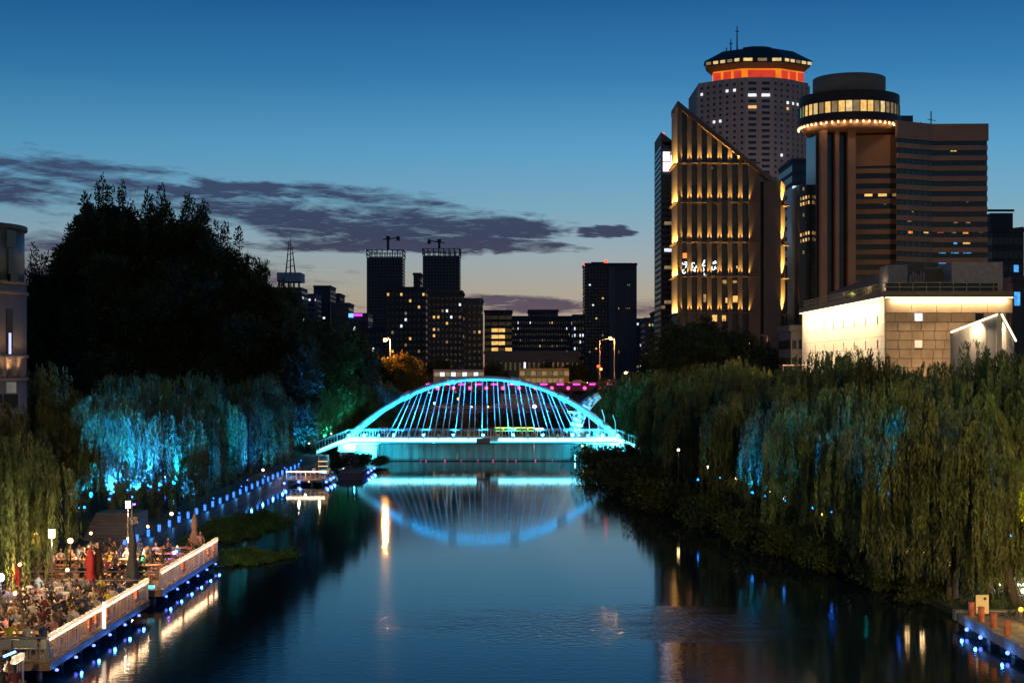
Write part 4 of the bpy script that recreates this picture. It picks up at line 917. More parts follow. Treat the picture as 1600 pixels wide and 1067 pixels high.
# ---- round stone building at the left edge
Y = 105.0; k = Y/F; cx, r0 = -38.4, 5.0
t = thing('round_building', 'round stone building with tall windows and glowing wall sconces', 'building', (cx, Y, 2.0))
stn = M('round_stone', (.20, .165, .17), .85, var=.15, scale=1.2, bump=.25)
zv = lambda v: gz(v, Y-2)
MB().cyl((cx, Y), r0, 1, zv(590), 48).build('base_wall', stn, t, True)
MB().cyl((cx, Y), r0, zv(590)+.005, zv(440), 48).build('middle_wall', stn, t, True)
MB().cyl((cx, Y), r0-.15, zv(440)+.005, zv(356), 48).build('glass_storey', M('blue_grey_glass', (.10, .12, .13), .4, var=.3), t, True)
MB().cyl((cx, Y), r0+.05, zv(356)+.005, zv(349), 48).build('roof_rim', M('rim_dark', (.06, .06, .07), .5), t, True)
for v in (440, 456, 556, 592): MB().cyl((cx, Y), r0+.12, zv(v)-.12, zv(v)+.1, 48).build('string_course', stn, t, True)
def on(deg, v0, v1, w, mat, nm, d=.08, par=None, ro=0):
    a_ = R(deg); nr = Vector((math.cos(a_), math.sin(a_), 0)); u = Vector((-nr.y, nr.x, 0)); c = Vector((cx, Y, (zv(v0)+zv(v1))/2))+nr*(r0+ro)
    return MB().ob(c+nr*d/2, u*w/2, (0, 0, (zv(v0)-zv(v1))/2), nr*d/2).build(nm, mat, par or t)
lav = E('lavender_window', (.62, .66, 1), 1.0)
for dg in (-38, -22, -55, -72):
    f = on(dg, 482, 554, .62, glassd, 'window', .05)
    if dg in (-38,): on(dg, 484, 516, .40, lav, 'pane', .1, f); on(dg, 518, 553, .40, lav, 'pane', .1, f)
    if dg == -22: on(dg, 520, 553, .2, lav, 'pane', .1, f)
for dg in (-35, -24, -12, -46, -58, -70):
    s_ = on(dg, 586, 589, .5, GS, 'sconce', .35)
    a_ = R(dg); nr = Vector((math.cos(a_), math.sin(a_), 0)); b_ = Vector((cx, Y, zv(587)))+nr*(r0+.45)
    spot('sconce_light', b_, b_+Vector((0, 0, 3))-nr*.6, (1, .55, .2), 120, 80, .8, .06, t)
    on(dg-5, 558, 588, .3, stn, 'pilaster', .22)
pale = M('pale_blind', (.45, .5, .5), .6)
for dg in (-38, -20, -58):
    on(dg, 360, 386, 1.0, pale if dg == -38 else glassd, 'glass_panel', .05); on(dg, 388, 430, .6, pale if dg == -38 else glassd, 'glass_panel', .05); f = on(dg, 428, 440, .8, glassd, 'vent_window', .3)
    on(dg, 597, 614, 1.0, pale, 'window', .05); on(dg, 616, 638, 1.4, glassd, 'window', .05)
rebase(t)
# ================================================================ HIGHWAY
Y = 380.0; k = Y/F
t = thing('elevated_highway', 'elevated highway edged with magenta lights crossing behind the footbridge', 'highway', (0, Y, 0))
cn = M('highway_concrete', (.16, .10, .07), .85, var=.2, scale=.2); zt = gz(598, Y)
MB().box(-260, 330, Y, Y+16, zt-1.9, zt-1.0).build('deck', cn, t); MB().box(-260, 330, Y-.3, Y-.01, zt-2.0, zt).build('parapet', cn, t); MB().box(-260, 330, Y+16.01, Y+16.3, zt-1.9, zt).build('parapet', cn, t)
for i in range(-6, 9): MB().box(i*28-6, i*28-3.4, Y+5, Y+10, 0, zt-1.91).build('pillar', cn, t)
mg = E('magenta_led', (1, .05, .75), 2.6); md = E('magenta_dot', (1, .06, .30), 3.5)
me1 = MB().box(-.85, .85, -.12, .12, -.17, .17).mesh('led_segment', mg); me2 = MB().ball((0, 0, 0), .42, 8, 5).mesh('dot_lamp', md)
for i in range(-8, 27):
    xx = (-16+i)*0+gx(645, Y)+i*4.05
    if xx > 80 or xx < -35: continue
    put('led_segment', me1, t, (xx, Y-.45, zt-.35)); put('dot_lamp', me2, t, (xx+2.0, Y-.45, zt-1.3))
rebase(t)
def lamp(label, px_, top, bot, Y, lit=True, arm=0.8, watt=5000, col=(1, .42, .10), pr=.11):
    x_, z1 = gx(px_, Y), gz(top, Y); z0 = gz(bot, Y); t = thing('street_lamp', label, 'street lamp', (x_, Y, z0), group='street lamps by the highway')
    pm = M('lamp_pole', (.35, .3, .26), .5, .4, var=.1); hh = z1-z0
    MB().tube([(0, 0, 0), (0, 0, hh*.5), (0, 0, hh*.97), (-arm*.5, 0, hh*1.01), (-arm, 0, hh)], [pr*1.4, pr*1.1, pr*.9, pr*.7, pr*.6], 8).build('pole', pm, t)
    MB().ob((-arm-.2, 0, hh), (.45, 0, 0), (0, .2, 0), (0, 0, .12)).build('head', pm, t)
    if lit:
        MB().ball((-arm-.2, 0, hh-.22), (.42, .4, .34), 10, 6).build('lens', E('sodium_lens', (1, .45, .13), 14), t); point('lamp_light', (-arm-.2, -.2, hh-.9), col, watt, .4, t)
    return t
lamp('lit sodium street lamp above the golden tree', 610, 529, 590, 305, watt=14000)
lamp('lit sodium street lamp rising from the highway by the ribbed tower', 960, 527, 592, 384, watt=9000)
lamp('lit sodium street lamp left of the museum', 1171, 527, 588, 384)
lamp('unlit thin lamp pole between lit lamp and museum', 1199, 524, 588, 383, False)
lamp('unlit lamp pole with curved arm beside the red traffic signal', 937, 530, 594, 384, False, -3.2)
lamp('low sodium lamp between the parked cars and the waterside trees', 984, 581, 597, 390, watt=4000)
t = thing('traffic_signal', 'traffic signal showing red and amber next to the curved lamp arm', 'traffic light', (gx(934.5, 383), 383, gz(596, 383))); MB().tube([(0, 0, 0), (0, 0, 4)], .08, 6).build('pole', dk, t); MB().box(-.3, .3, -.2, .2, 2.6, 4.2).build('housing', dk, t)
MB().ball((0, -.25, 3.8), .32).build('red_lens', E('sig_red', (1, .05, .02), 7), t); MB().ball((.7, -.25, 3.1), .35).build('amber_lens', E('sig_amber', (1, .25, .05), 6), t)

# buses and cars on the highway
def bus(label, x0, x1, top, Y, mat, wl):
    a, b = gx(x0, Y), gx(x1, Y); zb, z1 = gz(598, Y)-.98, gz(top, Y); L = b-a; hh = z1-zb
    t = thing('double_decker_bus', label, 'bus', (a, Y, zb))
    q = MB(); q.box(0, L, 0, 2.5, .35, hh-.02); q.box(.1, L-.1, .08, 2.42, hh-.02, hh+.12); q.build('body', mat, t)
    for r_, (za, zb_) in enumerate(((hh*.62, hh*.86), (hh*.22, hh*.46))):
        n = 9
        for i in range(n):
            if r_ and i in (0, 8): continue
            lit = wl[(i*3+r_*5) % len(wl)]
            MB().box(.25+L/n*i, L/n*(i+1)-.0, -.05, -.005, za, zb_).build('window', LITW[lit] if lit != '-' else glassd, t)
    for xx in (1.8, L-2.2): MB().tube([(xx, -.06, .45), (xx, .35, .45)], .45, 14).build('wheel', M('tyre', (.02, .02, .02), .8), t)
    MB().box(L+.001, L+.05, .2, 2.3, hh*.55, hh*.9).build('windscreen', glassd, t); MB().box(-.06, -.001, .3, .6, .8, 1.0).build('tail_light', E('tail_red', (1, .05, .03), 4), t)
    return t
def L(n, c): return M(n, c, .4, var=.08)
bus('white double-decker bus with lit upper windows on the highway', 677, 756, 578, 384, L('bus_white', (.42, .34, .34)), 'dd-w-d')
bus('yellow double-decker bus glowing orange on the highway', 811, 889, 576, 384, M('bus_yellow', (.75, .42, .06), .4, var=.1), 'd-d-wd')
def car_mesh():
    q = MB(); pr = [(-2.2, .35), (-2.25, .75), (-1.6, .95), (-.9, 1.4), (.6, 1.42), (1.3, .98), (2.1, .82), (2.25, .4)]
    n = len(pr); vs = [(a, -.85, b) for a, b in pr]+[(a, .85, b) for a, b in pr]
    q.add(vs, [tuple(range(n)), tuple(range(n, 2*n))[::-1]]+[(i, n+i, n+(i+1) % n, (i+1) % n) for i in range(n)]); return q
def car(label, x_, Y, z, mat, rz=0, head=True, cat='car'):
    t = thing('car', label, cat, (x_, Y, z), rz)
    car_mesh().build('body', mat, t)
    MB().add([(-1.35, -.87, .98), (-.85, -.87, 1.33), (.5, -.87, 1.35), (1.1, -.87, .99)], [(0, 3, 2, 1)]).build('side_window', glassd, t)
    for xx in (-1.35, 1.35):
        for yy in (-.9, .62): MB().tube([(xx, yy, .33), (xx, yy+.26, .33)], .33, 12).build('wheel', M('tyre', (.02, .02, .02)), t)
    for yy in (-.6, .6):
        MB().ball((2.25, yy, .65), .12, 6, 4).build('headlight', E('headlight', (1, .85, .65), 12), t); MB().ball((-2.25, yy, .75), .10, 6, 4).build('tail_light', E('tail_red', (1, .05, .03), 4), t)
    return t
ty = M('taxi_yellow', (.8, .5, .08), .35, var=.05); sv = M('car_silver', (.3, .3, .32), .35, .3, var=.05); dc = M('car_dark', (.04, .04, .045), .3, var=.05)
zh = gz(598, 380)-.98
for l, px_, m_ in (('yellow taxi just behind the yellow bus', 903, ty), ('yellow taxi below the sodium lamp on the highway', 954, ty), ('silver car at the right end of the lamp group', 975, sv), ('dark car left of the white bus', 656, dc), ('yellow taxi on the highway near the unlit thin pole', 1205, ty), ('silver car on the highway below the right sodium lamp', 1180, sv)):
    car(l, gx(px_, 385), 383 if px_ < 1000 else 384, zh+.25, m_)
for l, px_, m_, rz in (('silver car on the lower road at the left, behind the hangers', 700, sv, 0), ('dark car on the lower road under the white bus', 722, dc, 0), ('silver car on the lower road in the middle of the arch', 778, sv, math.pi), ('white lit car on the lower road under the yellow bus', 856, sv, 0), ('dark car on the lower road right of the arch middle', 885, dc, math.pi)):
    car(l, gx(px_, 356), 356, 3.66, m_, rz)
# lower street: guard rail, pale site hut, round lamps
t = thing('guard_rail', 'long brown guard rail beside the lower road under the highway', 'guard rail', (0, 350, 3.6)); gr = M('rail_brown', (.28, .14, .09), .7, var=.2)
for z in (.45, .95): MB().box(-45, 45, -.06, .06, z, z+.22).build('rail', gr, t)
for i in range(31): MB().box(-45+i*3-.07, -45+i*3+.07, .07, .2, 0, 1.2).build('post', gr, t)
t = thing('site_hut', 'long pale hut standing under the highway behind the arch', 'hut', (gx(816, 368), 368, 3.6)); MB().box(-5.2, 5.2, 0, 4, 0, 3.6).build('wall', M('hut_pale', (.42, .32, .28), .8), t); MB().box(-5.5, 5.5, -.3, 4.3, 3.61, 3.85).build('roof', dk, t)
for i in range(5): MB().box(-4.5+i*2, -3.4+i*2, -.05, -.004, 1.2, 2.4).build('window', glassd, t)
for l, px_, py_, c_, s_ in (('round violet-white globe lamp right of the arch middle', 835, 635, (.7, .5, 1), 9), ('small violet globe lamp low on the left behind the hangers', 677, 645, (.3, .25, 1), 5), ('white cyan globe lamp on the lower road at the left', 679, 630, (.25, .55, 1), 5), ('white globe lamp on the lower road left of centre', 700, 646, (1, .9, .8), 5), ('white globe lamp near the arch middle', 777, 646, (1, .8, .6), 4), ('warm globe lamp on the lower road right of centre', 856, 644, (1, .75, .5), 5), ('orange globe lamp high on the left behind the arch', 716, 623, (1, .5, .15), 2.5)):
    Yl = 346; z = gz(py_, Yl); t = thing('globe_lamp', l, 'lamp', (gx(px_, Yl), Yl, 3.6)); MB().tube([(0, 0, 0), (0, 0, z-3.9)], .06, 6).build('post', dk, t); MB().ball((0, 0, z-3.6), .42 if py_ == 635 else .3, 10, 6).build('globe', E('globe_%d' % px_, c_, s_), t); point('globe_light', (0, -.8, z-3.6), c_, 120, .2, t)
spot('underpass_light', (2, 374, 7.6), (2, 366, 4), (1, .5, .25), 1500, 120, .7, .3, bpy.data.objects['elevated_highway'])
spot('underpass_light', (-22, 374, 7.6), (-22, 364, 4), (1, .5, .25), 1500, 120, .7, .3, bpy.data.objects['elevated_highway'])

# ================================================================ FOOTBRIDGE
Yn, Yf_ = 219.0, 223.5; YC = 221.25
kx = lambda px_: gx(px_, YC)
white = M('white_steel', (.62, .66, .68), .4, .1, var=.06); whc = M('white_concrete', (.68, .7, .7), .7, var=.1, scale=.5, bump=.15)
CY = E('cyan_led', (.22, .85, 1.0), 4.5); CYd = E('cyan_led_soft', (.03, .55, .85), .9)
t = bridge = thing('arch_footbridge', 'white arched footbridge washed in cyan light across the river', 'bridge', (kx(755), YC, 0))
zd = gz(684, Yn)      # deck level
xl, xr_ = kx(548), kx(963)
MB().box(xl, xr_, Yn+.1, Yf_-.1, zd-.55, zd).build('deck', whc, t)
n = 18
for i in range(n):
    a, b = xl+(xr_-xl)*i/n, xl+(xr_-xl)*(i+1)/n
    if i == 9: continue
    MB().box(a+.06, b-.06, Yn-.05, Yn+.08, zd-.50, zd-.04).build('led_fascia', CY, t)
MB().box(xl, xr_, Yn-.0, Yn+.09, zd-.70, zd-.52).build('glowing_edge_beam', E('cyan_edge', (.03, .6, .85), 1.6), t)  # beam made to glow, standing in for cyan light on it
MB().box(kx(745), kx(766), Yn-.14, Yn-.06, zd-.75, zd-.06).build('name_plaque', M('plaque_plum', (.16, .08, .14), .5, var=.3, scale=3), t)
for i in range(n+1):
    a = xl+(xr_-xl)*i/n; MB().box(a-.16, a+.16, Yn-.25, Yn+.3, zd-.1, zd+.55).build('anchor_block', white, t)
# arch: two-chord tapered tube
ax0, ax1 = kx(543), kx(967); azt = gz(587, YC)-.35; azb = zd-.3
def arch(f): # f 0..1
    u = 2*f-1; return Vector((ax0+(ax1-ax0)*f, YC, azb+(azt-azb)*(1-abs(u)**2.15)))
NA = 48
MB().tube([arch(i/NA) for i in range(NA+1)], [.34+.22*abs(2*i/NA-1)**2 for i in range(NA+1)], 10).build('arch_rib', white, t, True)
for (f0, f1) in ((.0, .055), (.20, .235), (.37, .40), (.60, .635), (.775, .81), (.945, 1.0)):
    MB().tube([arch(f0+(f1-f0)*i/6)+Vector((0, 0, 0)) for i in range(7)], .54, 10).build('arch_sleeve', white, t, True)
MB().tube([arch(.03+.94*i/NA)+Vector((0, -.34, -.22)) for i in range(NA+1)], .10, 5).build('arch_glow_tube', E('cyan_arch_glow', (.012, .42, 1), 6), t)  # glowing tube added to brighten the arch and its reflection
hm = M('hanger_steel', (.6, .64, .66), .35, .2, var=0)
cxm = kx(755)
for i in range(15):
    for s, yy in ((0, Yn+.05), (.38, Yf_-.05)):
        xb = kx(606+ (i+s)*21.1)
        if xb > kx(948): continue
        xt = cxm+(xb-cxm)*.79; ft = (xt-ax0)/(ax1-ax0); p1 = arch(ft); p1.z -= .3
        MB().tube([(xb, yy, zd), tuple(p1)], .078, 6).build('hanger', hm, t)
# railing
def railing(pts, par, h=1.15, mat=None, n=None, nm='railing'):
    q = MB(); mat = mat or M('rail_steel', (.45, .48, .5), .35, .4, var=.05)
    for a, b in zip(pts[:-1], pts[1:]):
        a, b = Vector(a), Vector(b); Ln = (b-a).length; kk = max(2, int(Ln/.42)); U = Vector((0, 0, 1))
        q.tube([a+U*h, b+U*h], .045, 5); q.tube([a+U*.12, b+U*.12], .025, 4); q.tube([a+U*(h-.14), b+U*(h-.14)], .02, 4)
        for i in range(kk+1):
            c = a.lerp(b, i/kk); r_ = .035 if i % 4 == 0 else .014; q.box(c.x-r_, c.x+r_, c.y-r_, c.y+r_, c.z, c.z+h)
    return q.build(nm, mat, par)
railing([(xl, Yn+.2, zd), (xr_, Yn+.2, zd)], t); railing([(xl, Yf_-.2, zd), (xr_, Yf_-.2, zd)], t)
# ramps
for sgn, x0, x1 in ((-1, xl, kx(497)), (1, xr_, kx(1011))):
    z1 = gz(702, YC)
    for yy0, yy1 in ((Yn-.05, Yn+.12), ):
        seg = 9
        for i in range(seg):
            f0, f1 = (i+.08)/seg, (i+.92)/seg; A = Vector((x0+(x1-x0)*f0, Yn, zd+(z1-zd)*f0**1.3-.28)); B = Vector((x0+(x1-x0)*f1, Yn, zd+(z1-zd)*f1**1.3-.28))
            MB().tube([A, B], .21-.012*i, 6).build('ramp_light', CY, t)
    q = MB(); a = (x0, zd); b = (x1, z1)
    q.add([(x0+.01*sgn, Yn+.1, zd-.6), (x1, Yn+.1, z1-.6), (x1, Yf_, z1-.6), (x0+.01*sgn, Yf_, zd-.6), (x0+.01*sgn, Yn+.1, zd), (x1, Yn+.1, z1), (x1, Yf_, z1), (x0+.01*sgn, Yf_, zd)], [(0,3,2,1),(4,5,6,7),(0,1,5,4),(1,2,6,5),(2,3,7,6),(3,0,4,7)] if sgn > 0 else [(0,1,2,3),(7,6,5,4),(0,4,5,1),(1,5,6,2),(2,6,7,3),(3,7,4,0)])
    q.build('ramp', whc, t); railing([(x0, Yn+.2, zd), (x1, Yn+.2, z1)], t)
# abutments with stepped bearing blocks
for x0, x1, bx0, bx1 in ((533, 590, 533, 560), (917, 975, 948, 975)):
    MB().box(kx(x0), kx(x1), Yn+.3, Yf_+1, -1, zd-1.0).build('abutment', whc, t)
    MB().box(kx(x0)-.2, kx(x1)+.2, Yn+.0, Yf_+1.3, zd-.995, zd-.67).build('abutment_cap', whc, t)
    MB().box(kx(bx0), kx(bx1), Yn-1.3, Yn-.02, zd-1.9, zd-.9).build('bearing_block', whc, t)
# lights
for i in range(9):
    xx = xl+(xr_-xl)*(i+.5)/9; f_ = (xx-ax0)/(ax1-ax0); p_ = arch(min(max(f_, .08), .92))
    spot('arch_uplight', (xx, Yn-.5, zd+.2), (cxm+(xx-cxm)*.85, YC, p_.z), (.008, .42, 1), 12000, 75, .8, .2, t)
    spot('arch_uplight', (xx, Yf_+.5, zd+.2), (cxm+(xx-cxm)*.85, YC, p_.z), (.008, .42, 1), 8000, 75, .8, .2, t)
for xx, aim in ((kx(552), kx(552)), (kx(576), kx(576)), (kx(935), kx(935)), (kx(960), kx(960))):
    area('abutment_wash', (xx, Yn-2.4, zd-.2), (aim, Yn+.4, .9), (.05, .72, 1), 1100, 1.2, .4, t)
for xx in (kx(556), kx(956)): point('foot_light', (xx, Yn-.9, zd+.8), (.05, .7, 1), 160, .2, t)
rebase(t)
# low weir wall under the bridge
tw = thing('weir_wall', 'low streaked concrete weir wall glowing teal beneath the footbridge', 'weir', (kx(755), Yf_+1.5, 0)); wmx = M('weir_concrete', (.16, .24, .24), .55, var=.55, scale=1.2, streak=True)
pan = 16
for i in range(pan):
    a = kx(590.5)+(kx(916.5)-kx(590.5))*i/pan; b = kx(590.5)+(kx(916.5)-kx(590.5))*(i+1)/pan
    MB().box(a+.02, b-.02, Yf_+1.2, Yf_+1.7, -1, zd-1.15).build('wall_panel', wmx, tw)
rebase(tw)
for i in range(6): spot('underdeck_light', (kx(620)+i*(kx(890)-kx(620))/5, Yn+1.2, zd-.9), (kx(620)+i*(kx(890)-kx(620))/5, Yf_+1.3, .4), (.01, .6, .9), 70, 140, .9, .2, tw).location -= Vector(tw.location)
for px_ in (596, 912): spot('underdeck_light', (kx(px_), Yn+1.2, zd-.9), (kx(px_+(14 if px_ < 700 else -14)), Yf_+1.3, .6), (.01, .7, 1), 1300, 120, .9, .2, tw).location -= Vector(tw.location)
t = thing('floating_boom', 'thin dark floating boom with added pink glints along the weir', 'boom', (kx(755), 217.5, 0)); MB().tube([(kx(600)-kx(755), 0, .05), (kx(905)-kx(755), 0, .05)], .07, 6).build('float', dk, t)
for px_, r_ in ((660, .05), (668, .07), (697, .09), (722, .05), (748, .05), (771, .08), (793, .05), (806, .06), (836, .08), (862, .05)): MB().ball((kx(px_)-kx(755), -.05, .12), r_, 8, 5).build('pink_glint', E('pink_glint', (1, .04, .30), 2.2), t)  # pink balls added in place of the highway lights mirrored on the water
t = thing('globe_lamp', 'bright cyan-white light standing in the water at the weir right end', 'lamp', (kx(897), 217.8, 0)); MB().tube([(0, 0, -.3), (0, 0, .9)], .10, 8).build('tube', E('cw_tube', (.3, .9, 1), 5), t)
t = thing('globe_lamp', 'warm upright light panel on the right abutment wall', 'lamp', (kx(909), Yn-.1, 1.2)); MB().box(-.16, .16, -.1, .1, 0, 1.1).build('panel', E('warm_panel', (1, .8, .3), 2.4), t)
# tour boat beyond the bridge
t = thing('tour_boat', 'small tour boat outlined in yellow-green light tubes beyond the bridge', 'boat', (gx(806, 290), 290, 0))
q = MB(); hull = [(-4.2, -1.1), (3.6, -1.1), (4.8, 0), (3.6, 1.1), (-4.2, 1.1)]; q.prism([(a*.93, b*.85) for a, b in hull], -.2, .7, 0, hull); q.build('hull', dk2, t)
MB().box(-3.8, 3.4, -1, 1, 1.9, 2.05).build('canopy', dk2, t)
for a in (-3.7, -1.3, 1.0, 3.3):
    for b in (-.95, .95): MB().tube([(a, b, .7), (a, b, 1.9)], .04, 5).build('post', white, t)
yg = E('yellow_green_tube', (.55, .95, .12), 3); MB().tube([(-4, -1.1, 2.0), (3.4, -1.1, 2.0)], .09, 6).build('light_tube', yg, t); MB().tube([(-4, -1.1, 1.45), (3.4, -1.1, 1.45)], .09, 6).build('light_tube', E('green_tube', (.15, .8, .25), 2.2), t)
MB().tube([(3.6, -1.1, 1.75), (5.1, -.2, 1.75)], .24, 6).build('bow_light', E('violet_tube', (.65, .4, 1), 4), t); 
for a in (-2.4, -.2, 2.2, 3.5): MB().ball((a, -1.15, 1.75), .16).build('yellow_lamp', E('yl', (1, .6, .1), 4), t)

# tusk-shaped mosaic sculpture at the right bridge end
Y = 228.0; t = thing('tusk_sculpture', 'mosaic tusk sculpture curving skyward, lit cyan, at the right bridge end', 'sculpture', (gx(903, Y), Y, 1.2))
pts = [(898, 700), (899, 680), (901, 660), (907, 645), (914, 635), (922, 627), (930, 621), (936, 618)]; rad = [1.05, 1.0, .95, .95, .9, .75, .6, .4]
wp = [Vector((gx(a, Y), Y, gz(b, Y)))-Vector(t.location) for a, b in pts]
def seg(f):
    i = min(int(f*(len(wp)-1)), len(wp)-2); g_ = f*(len(wp)-1)-i; return wp[i].lerp(wp[i+1], g_), rad[i]*(1-g_)+rad[i+1]*g_
MB().tube([seg(i/24)[0] for i in range(25)], [seg(i/24)[1]*.93 for i in range(25)], 10).build('body', M('tusk_core', (.12, .2, .25), .5), t, True)
r = random.Random(8); pm = [M('tusk_white', (.75, .8, .82), .35, var=.1), M('tusk_blue', (.15, .4, .6), .35, var=.2), M('tusk_dark', (.05, .12, .2), .3, var=.2), M('tusk_copper', (.5, .2, .1), .4, var=.2)]
for i in range(17):
    f = (i+.5)/17; c, rr = seg(f); dd = (seg(min(1, f+.03))[0]-seg(max(0, f-.03))[0]).normalized(); s1 = Vector((0, 1, 0)); s2 = dd.cross(s1).normalized()
    for j in range(7):
        a_ = R(180+j*30+ (i % 2)*14); nr = (math.cos(a_)*s2+math.sin(a_)*s1).normalized(); u = dd.cross(nr)
        MB().ob(c+nr*rr*.95, dd*.24, u*rr*.26, nr*.07).build('mosaic_piece', pm[0] if r.random() < .55 else pm[r.choice((1, 1, 2, 3))], t)
MB().tube([wp[3]+Vector((0, -.6, 0)), wp[3]+Vector((-2.0, -.7, .2))], [.32, .14], 7).build('side_arm', pm[0], t)
spot('sculpture_light', (-1.5, -4.5, 1.2), (1.2, 0, 5.5), (.1, .7, 1), 6000, 60, .6, .2, t); spot('sculpture_light', (1.0, -4, 2.0), (.5, 0, 2.5), (.15, .75, 1), 2500, 70, .6, .2, t)
for i, (a, b, c_, col_) in enumerate(((920, 655, 640, (.3, .5, 1)), (934, 668, 647, (.5, .4, 1)), (944, 668, 640, (.1, .6, .9)), (961, 668, 648, (.05, .5, .6)))):
    Yl = 232; t = thing('light_arch', 'thin curved light wand right of the tusk sculpture, %s from it' % orw(i), 'light', (gx(a, Yl), Yl, 1.3)); z = gz(c_, Yl)-1.3
    MB().tube([(0, 0, 0), (.1, 0, z*.5), (.0, 0, z*.8), (-.35, 0, z)], .06, 5).build('wand', E('wand%d' % i, col_, 1.6), t)

# ================================================================ bollards along the left quay
bb = E('bollard_blue', (.03, .17, 1), 3.0); bdk = M('bollard_body', (.10, .11, .12), .5)
mbody = MB().cyl((0, 0), .10, 0, .62, 10).mesh('body', bdk); mglow = MB().box(.05, .11, -.06, .06, .12, .6).box(-.06, .05, -.115, -.07, .12, .6).mesh('light_strip', bb); mcap = MB().cyl((0, 0), .13, .621, .68, 10).mesh('cap', bdk)
def bollard(label, x, y, z):
    t = thing('bollard', label, 'bollard', (x, y, z), group='blue lit bollards along the left quay'); put('body', mbody, t); put('light_strip', mglow, t); put('cap', mcap, t); return t
ys_ = [104+3.4*i for i in range(26)]
for i, y in enumerate(ys_): 
    bollard('blue glowing bollard on the left quay, %s counted from the terrace end' % orw(i), -26.25, y, .86)
    if i % 2 == 0: point('bollard_light', (-25.7, y, .95), (.05, .35, 1), 45, .08)
# blue lamp strip near water
# path lamps and garden lights, left
def path_lamp(label, x, y, z0, h, col=(1, .80, .60), es=9, watt=160, hd_='box', sz=.16, cat='lamp', group='lantern posts'):
    t = thing('lantern_post', label, cat, (x, y, z0), group=group); MB().tube([(0, 0, 0), (0, 0, h)], [.06, .04], 6).build('post', dk, t)
    if hd_ == 'box': MB().box(-sz, sz, -sz, sz, h, h+sz*3.6).build('lantern', E('lantern_%g_%g' % (es, col[2]), col, es), t); MB().box(-sz*1.2, sz*1.2, -sz*1.2, sz*1.2, h+sz*3.601, h+sz*4.1).build('cap', dk, t)
    else: MB().ball((0, 0, h+sz), sz, 8, 6).build('globe', E('globe_%g_%g' % (es, col[2]), col, es), t)
    if watt: point('lantern_light', (0, 0, h-.25), col, watt, .12, t)
    return t
for l, px_, py_, Yl, w_ in (('white box lantern above the dining crowd at the left edge', 81, 832, 78, 450), ('white box lantern on the pole beside the grey closed parasol', 200, 787, 94, 450), ('white globe lamp between the parasols on the upper terrace', 204, 844, 93, 260), ('warm box lantern under the blue willow', 180, 754, 118, 60)):
    z = gz(py_, Yl); g_ = .8 if Yl < 100 else 1.2; path_lamp(l, gx(px_, Yl), Yl, g_, z-g_-.25, (1, .80, .58), 9, w_, 'globe' if 'globe' in l else 'box', .17 if 'globe' in l else .12)
path_lamp('bluish white lamp at the far left edge above the tables', gx(1, 76), 76, .8, gz(905, 76)-.9, (.8, .85, 1), 9, 90, 'globe', .2)
path_lamp('warm copper lantern hanging left of the red parasol', gx(110, 88), 88, .8, gz(846, 88)-.9, (1, .5, .2), 8, 110, 'globe', .16)
path_lamp('copper globe lantern at the left above the crowd', gx(55, 82), 82, .8, gz(835, 82)-.9, (1, .5, .15), 3, 40, 'globe', .12)
# dots of garden light
dots = [(258, 747, 128, WARM, 6, 'warm'), (240, 737, 128, (1, .8, .2), 2.5, 'dim yellow'), (268, 805, 112, (1, .8, .5), 6, 'soft white'), (411, 736, 178, (1, .75, .5), 4, 'warm white'), (483, 694, 215, (1, .75, .5), 4, 'warm white'), (537, 719, 211, (1, .8, .6), 3, 'cream'), (518, 679, 235, (1, .85, .7), 2, 'pale'),
        (1060, 705, 150, WARM, 4, 'amber'), (1083, 708, 160, WARM, 2, 'faint amber'), (1106, 732, 145, (1, .7, .5), 4, 'warm'), (1150, 750, 130, (1, .8, .5), 4, 'cream'), (1204, 771, 122, (1, .7, .3), 3, 'amber'), (1226, 780, 118, (1, .8, .6), 4, 'pale'), (1326, 779, 112, (1, .65, .4), 5, 'salmon'), (1286, 806, 108, (1, .7, .1), 2.5, 'gold'),
        (1418, 864, 88, WARM, 3, 'amber'), (1441, 866, 87, WARM, 3, 'orange'), (1486, 884, 86, (1, .6, .4), 5, 'warm white'), (1515, 882, 86, (.8, .85, 1), 4, 'cool white'), (1576, 828, 84, (1, .8, .7), 4, 'white')]
for i, (px_, py_, Yl, c_, s_, w_) in enumerate(dots):
    z = gz(py_, Yl); zb = 1.0 if px_ < 800 else 1.3
    sd_ = 'left' if px_ < 800 else 'right'
    path_lamp('small %s garden lamp on the %s bank, %s counted from the %s' % (w_, sd_, orw(i if i < 7 else i-7), 'terrace' if i < 7 else 'bridge'), gx(px_, Yl), Yl, min(zb, z-.3), max(.2, z-min(zb, z-.3)), c_, s_*1.5, 0 if px_ < 800 else 14, 'globe', .09+.035*(Yl/110), group='small garden lamps')
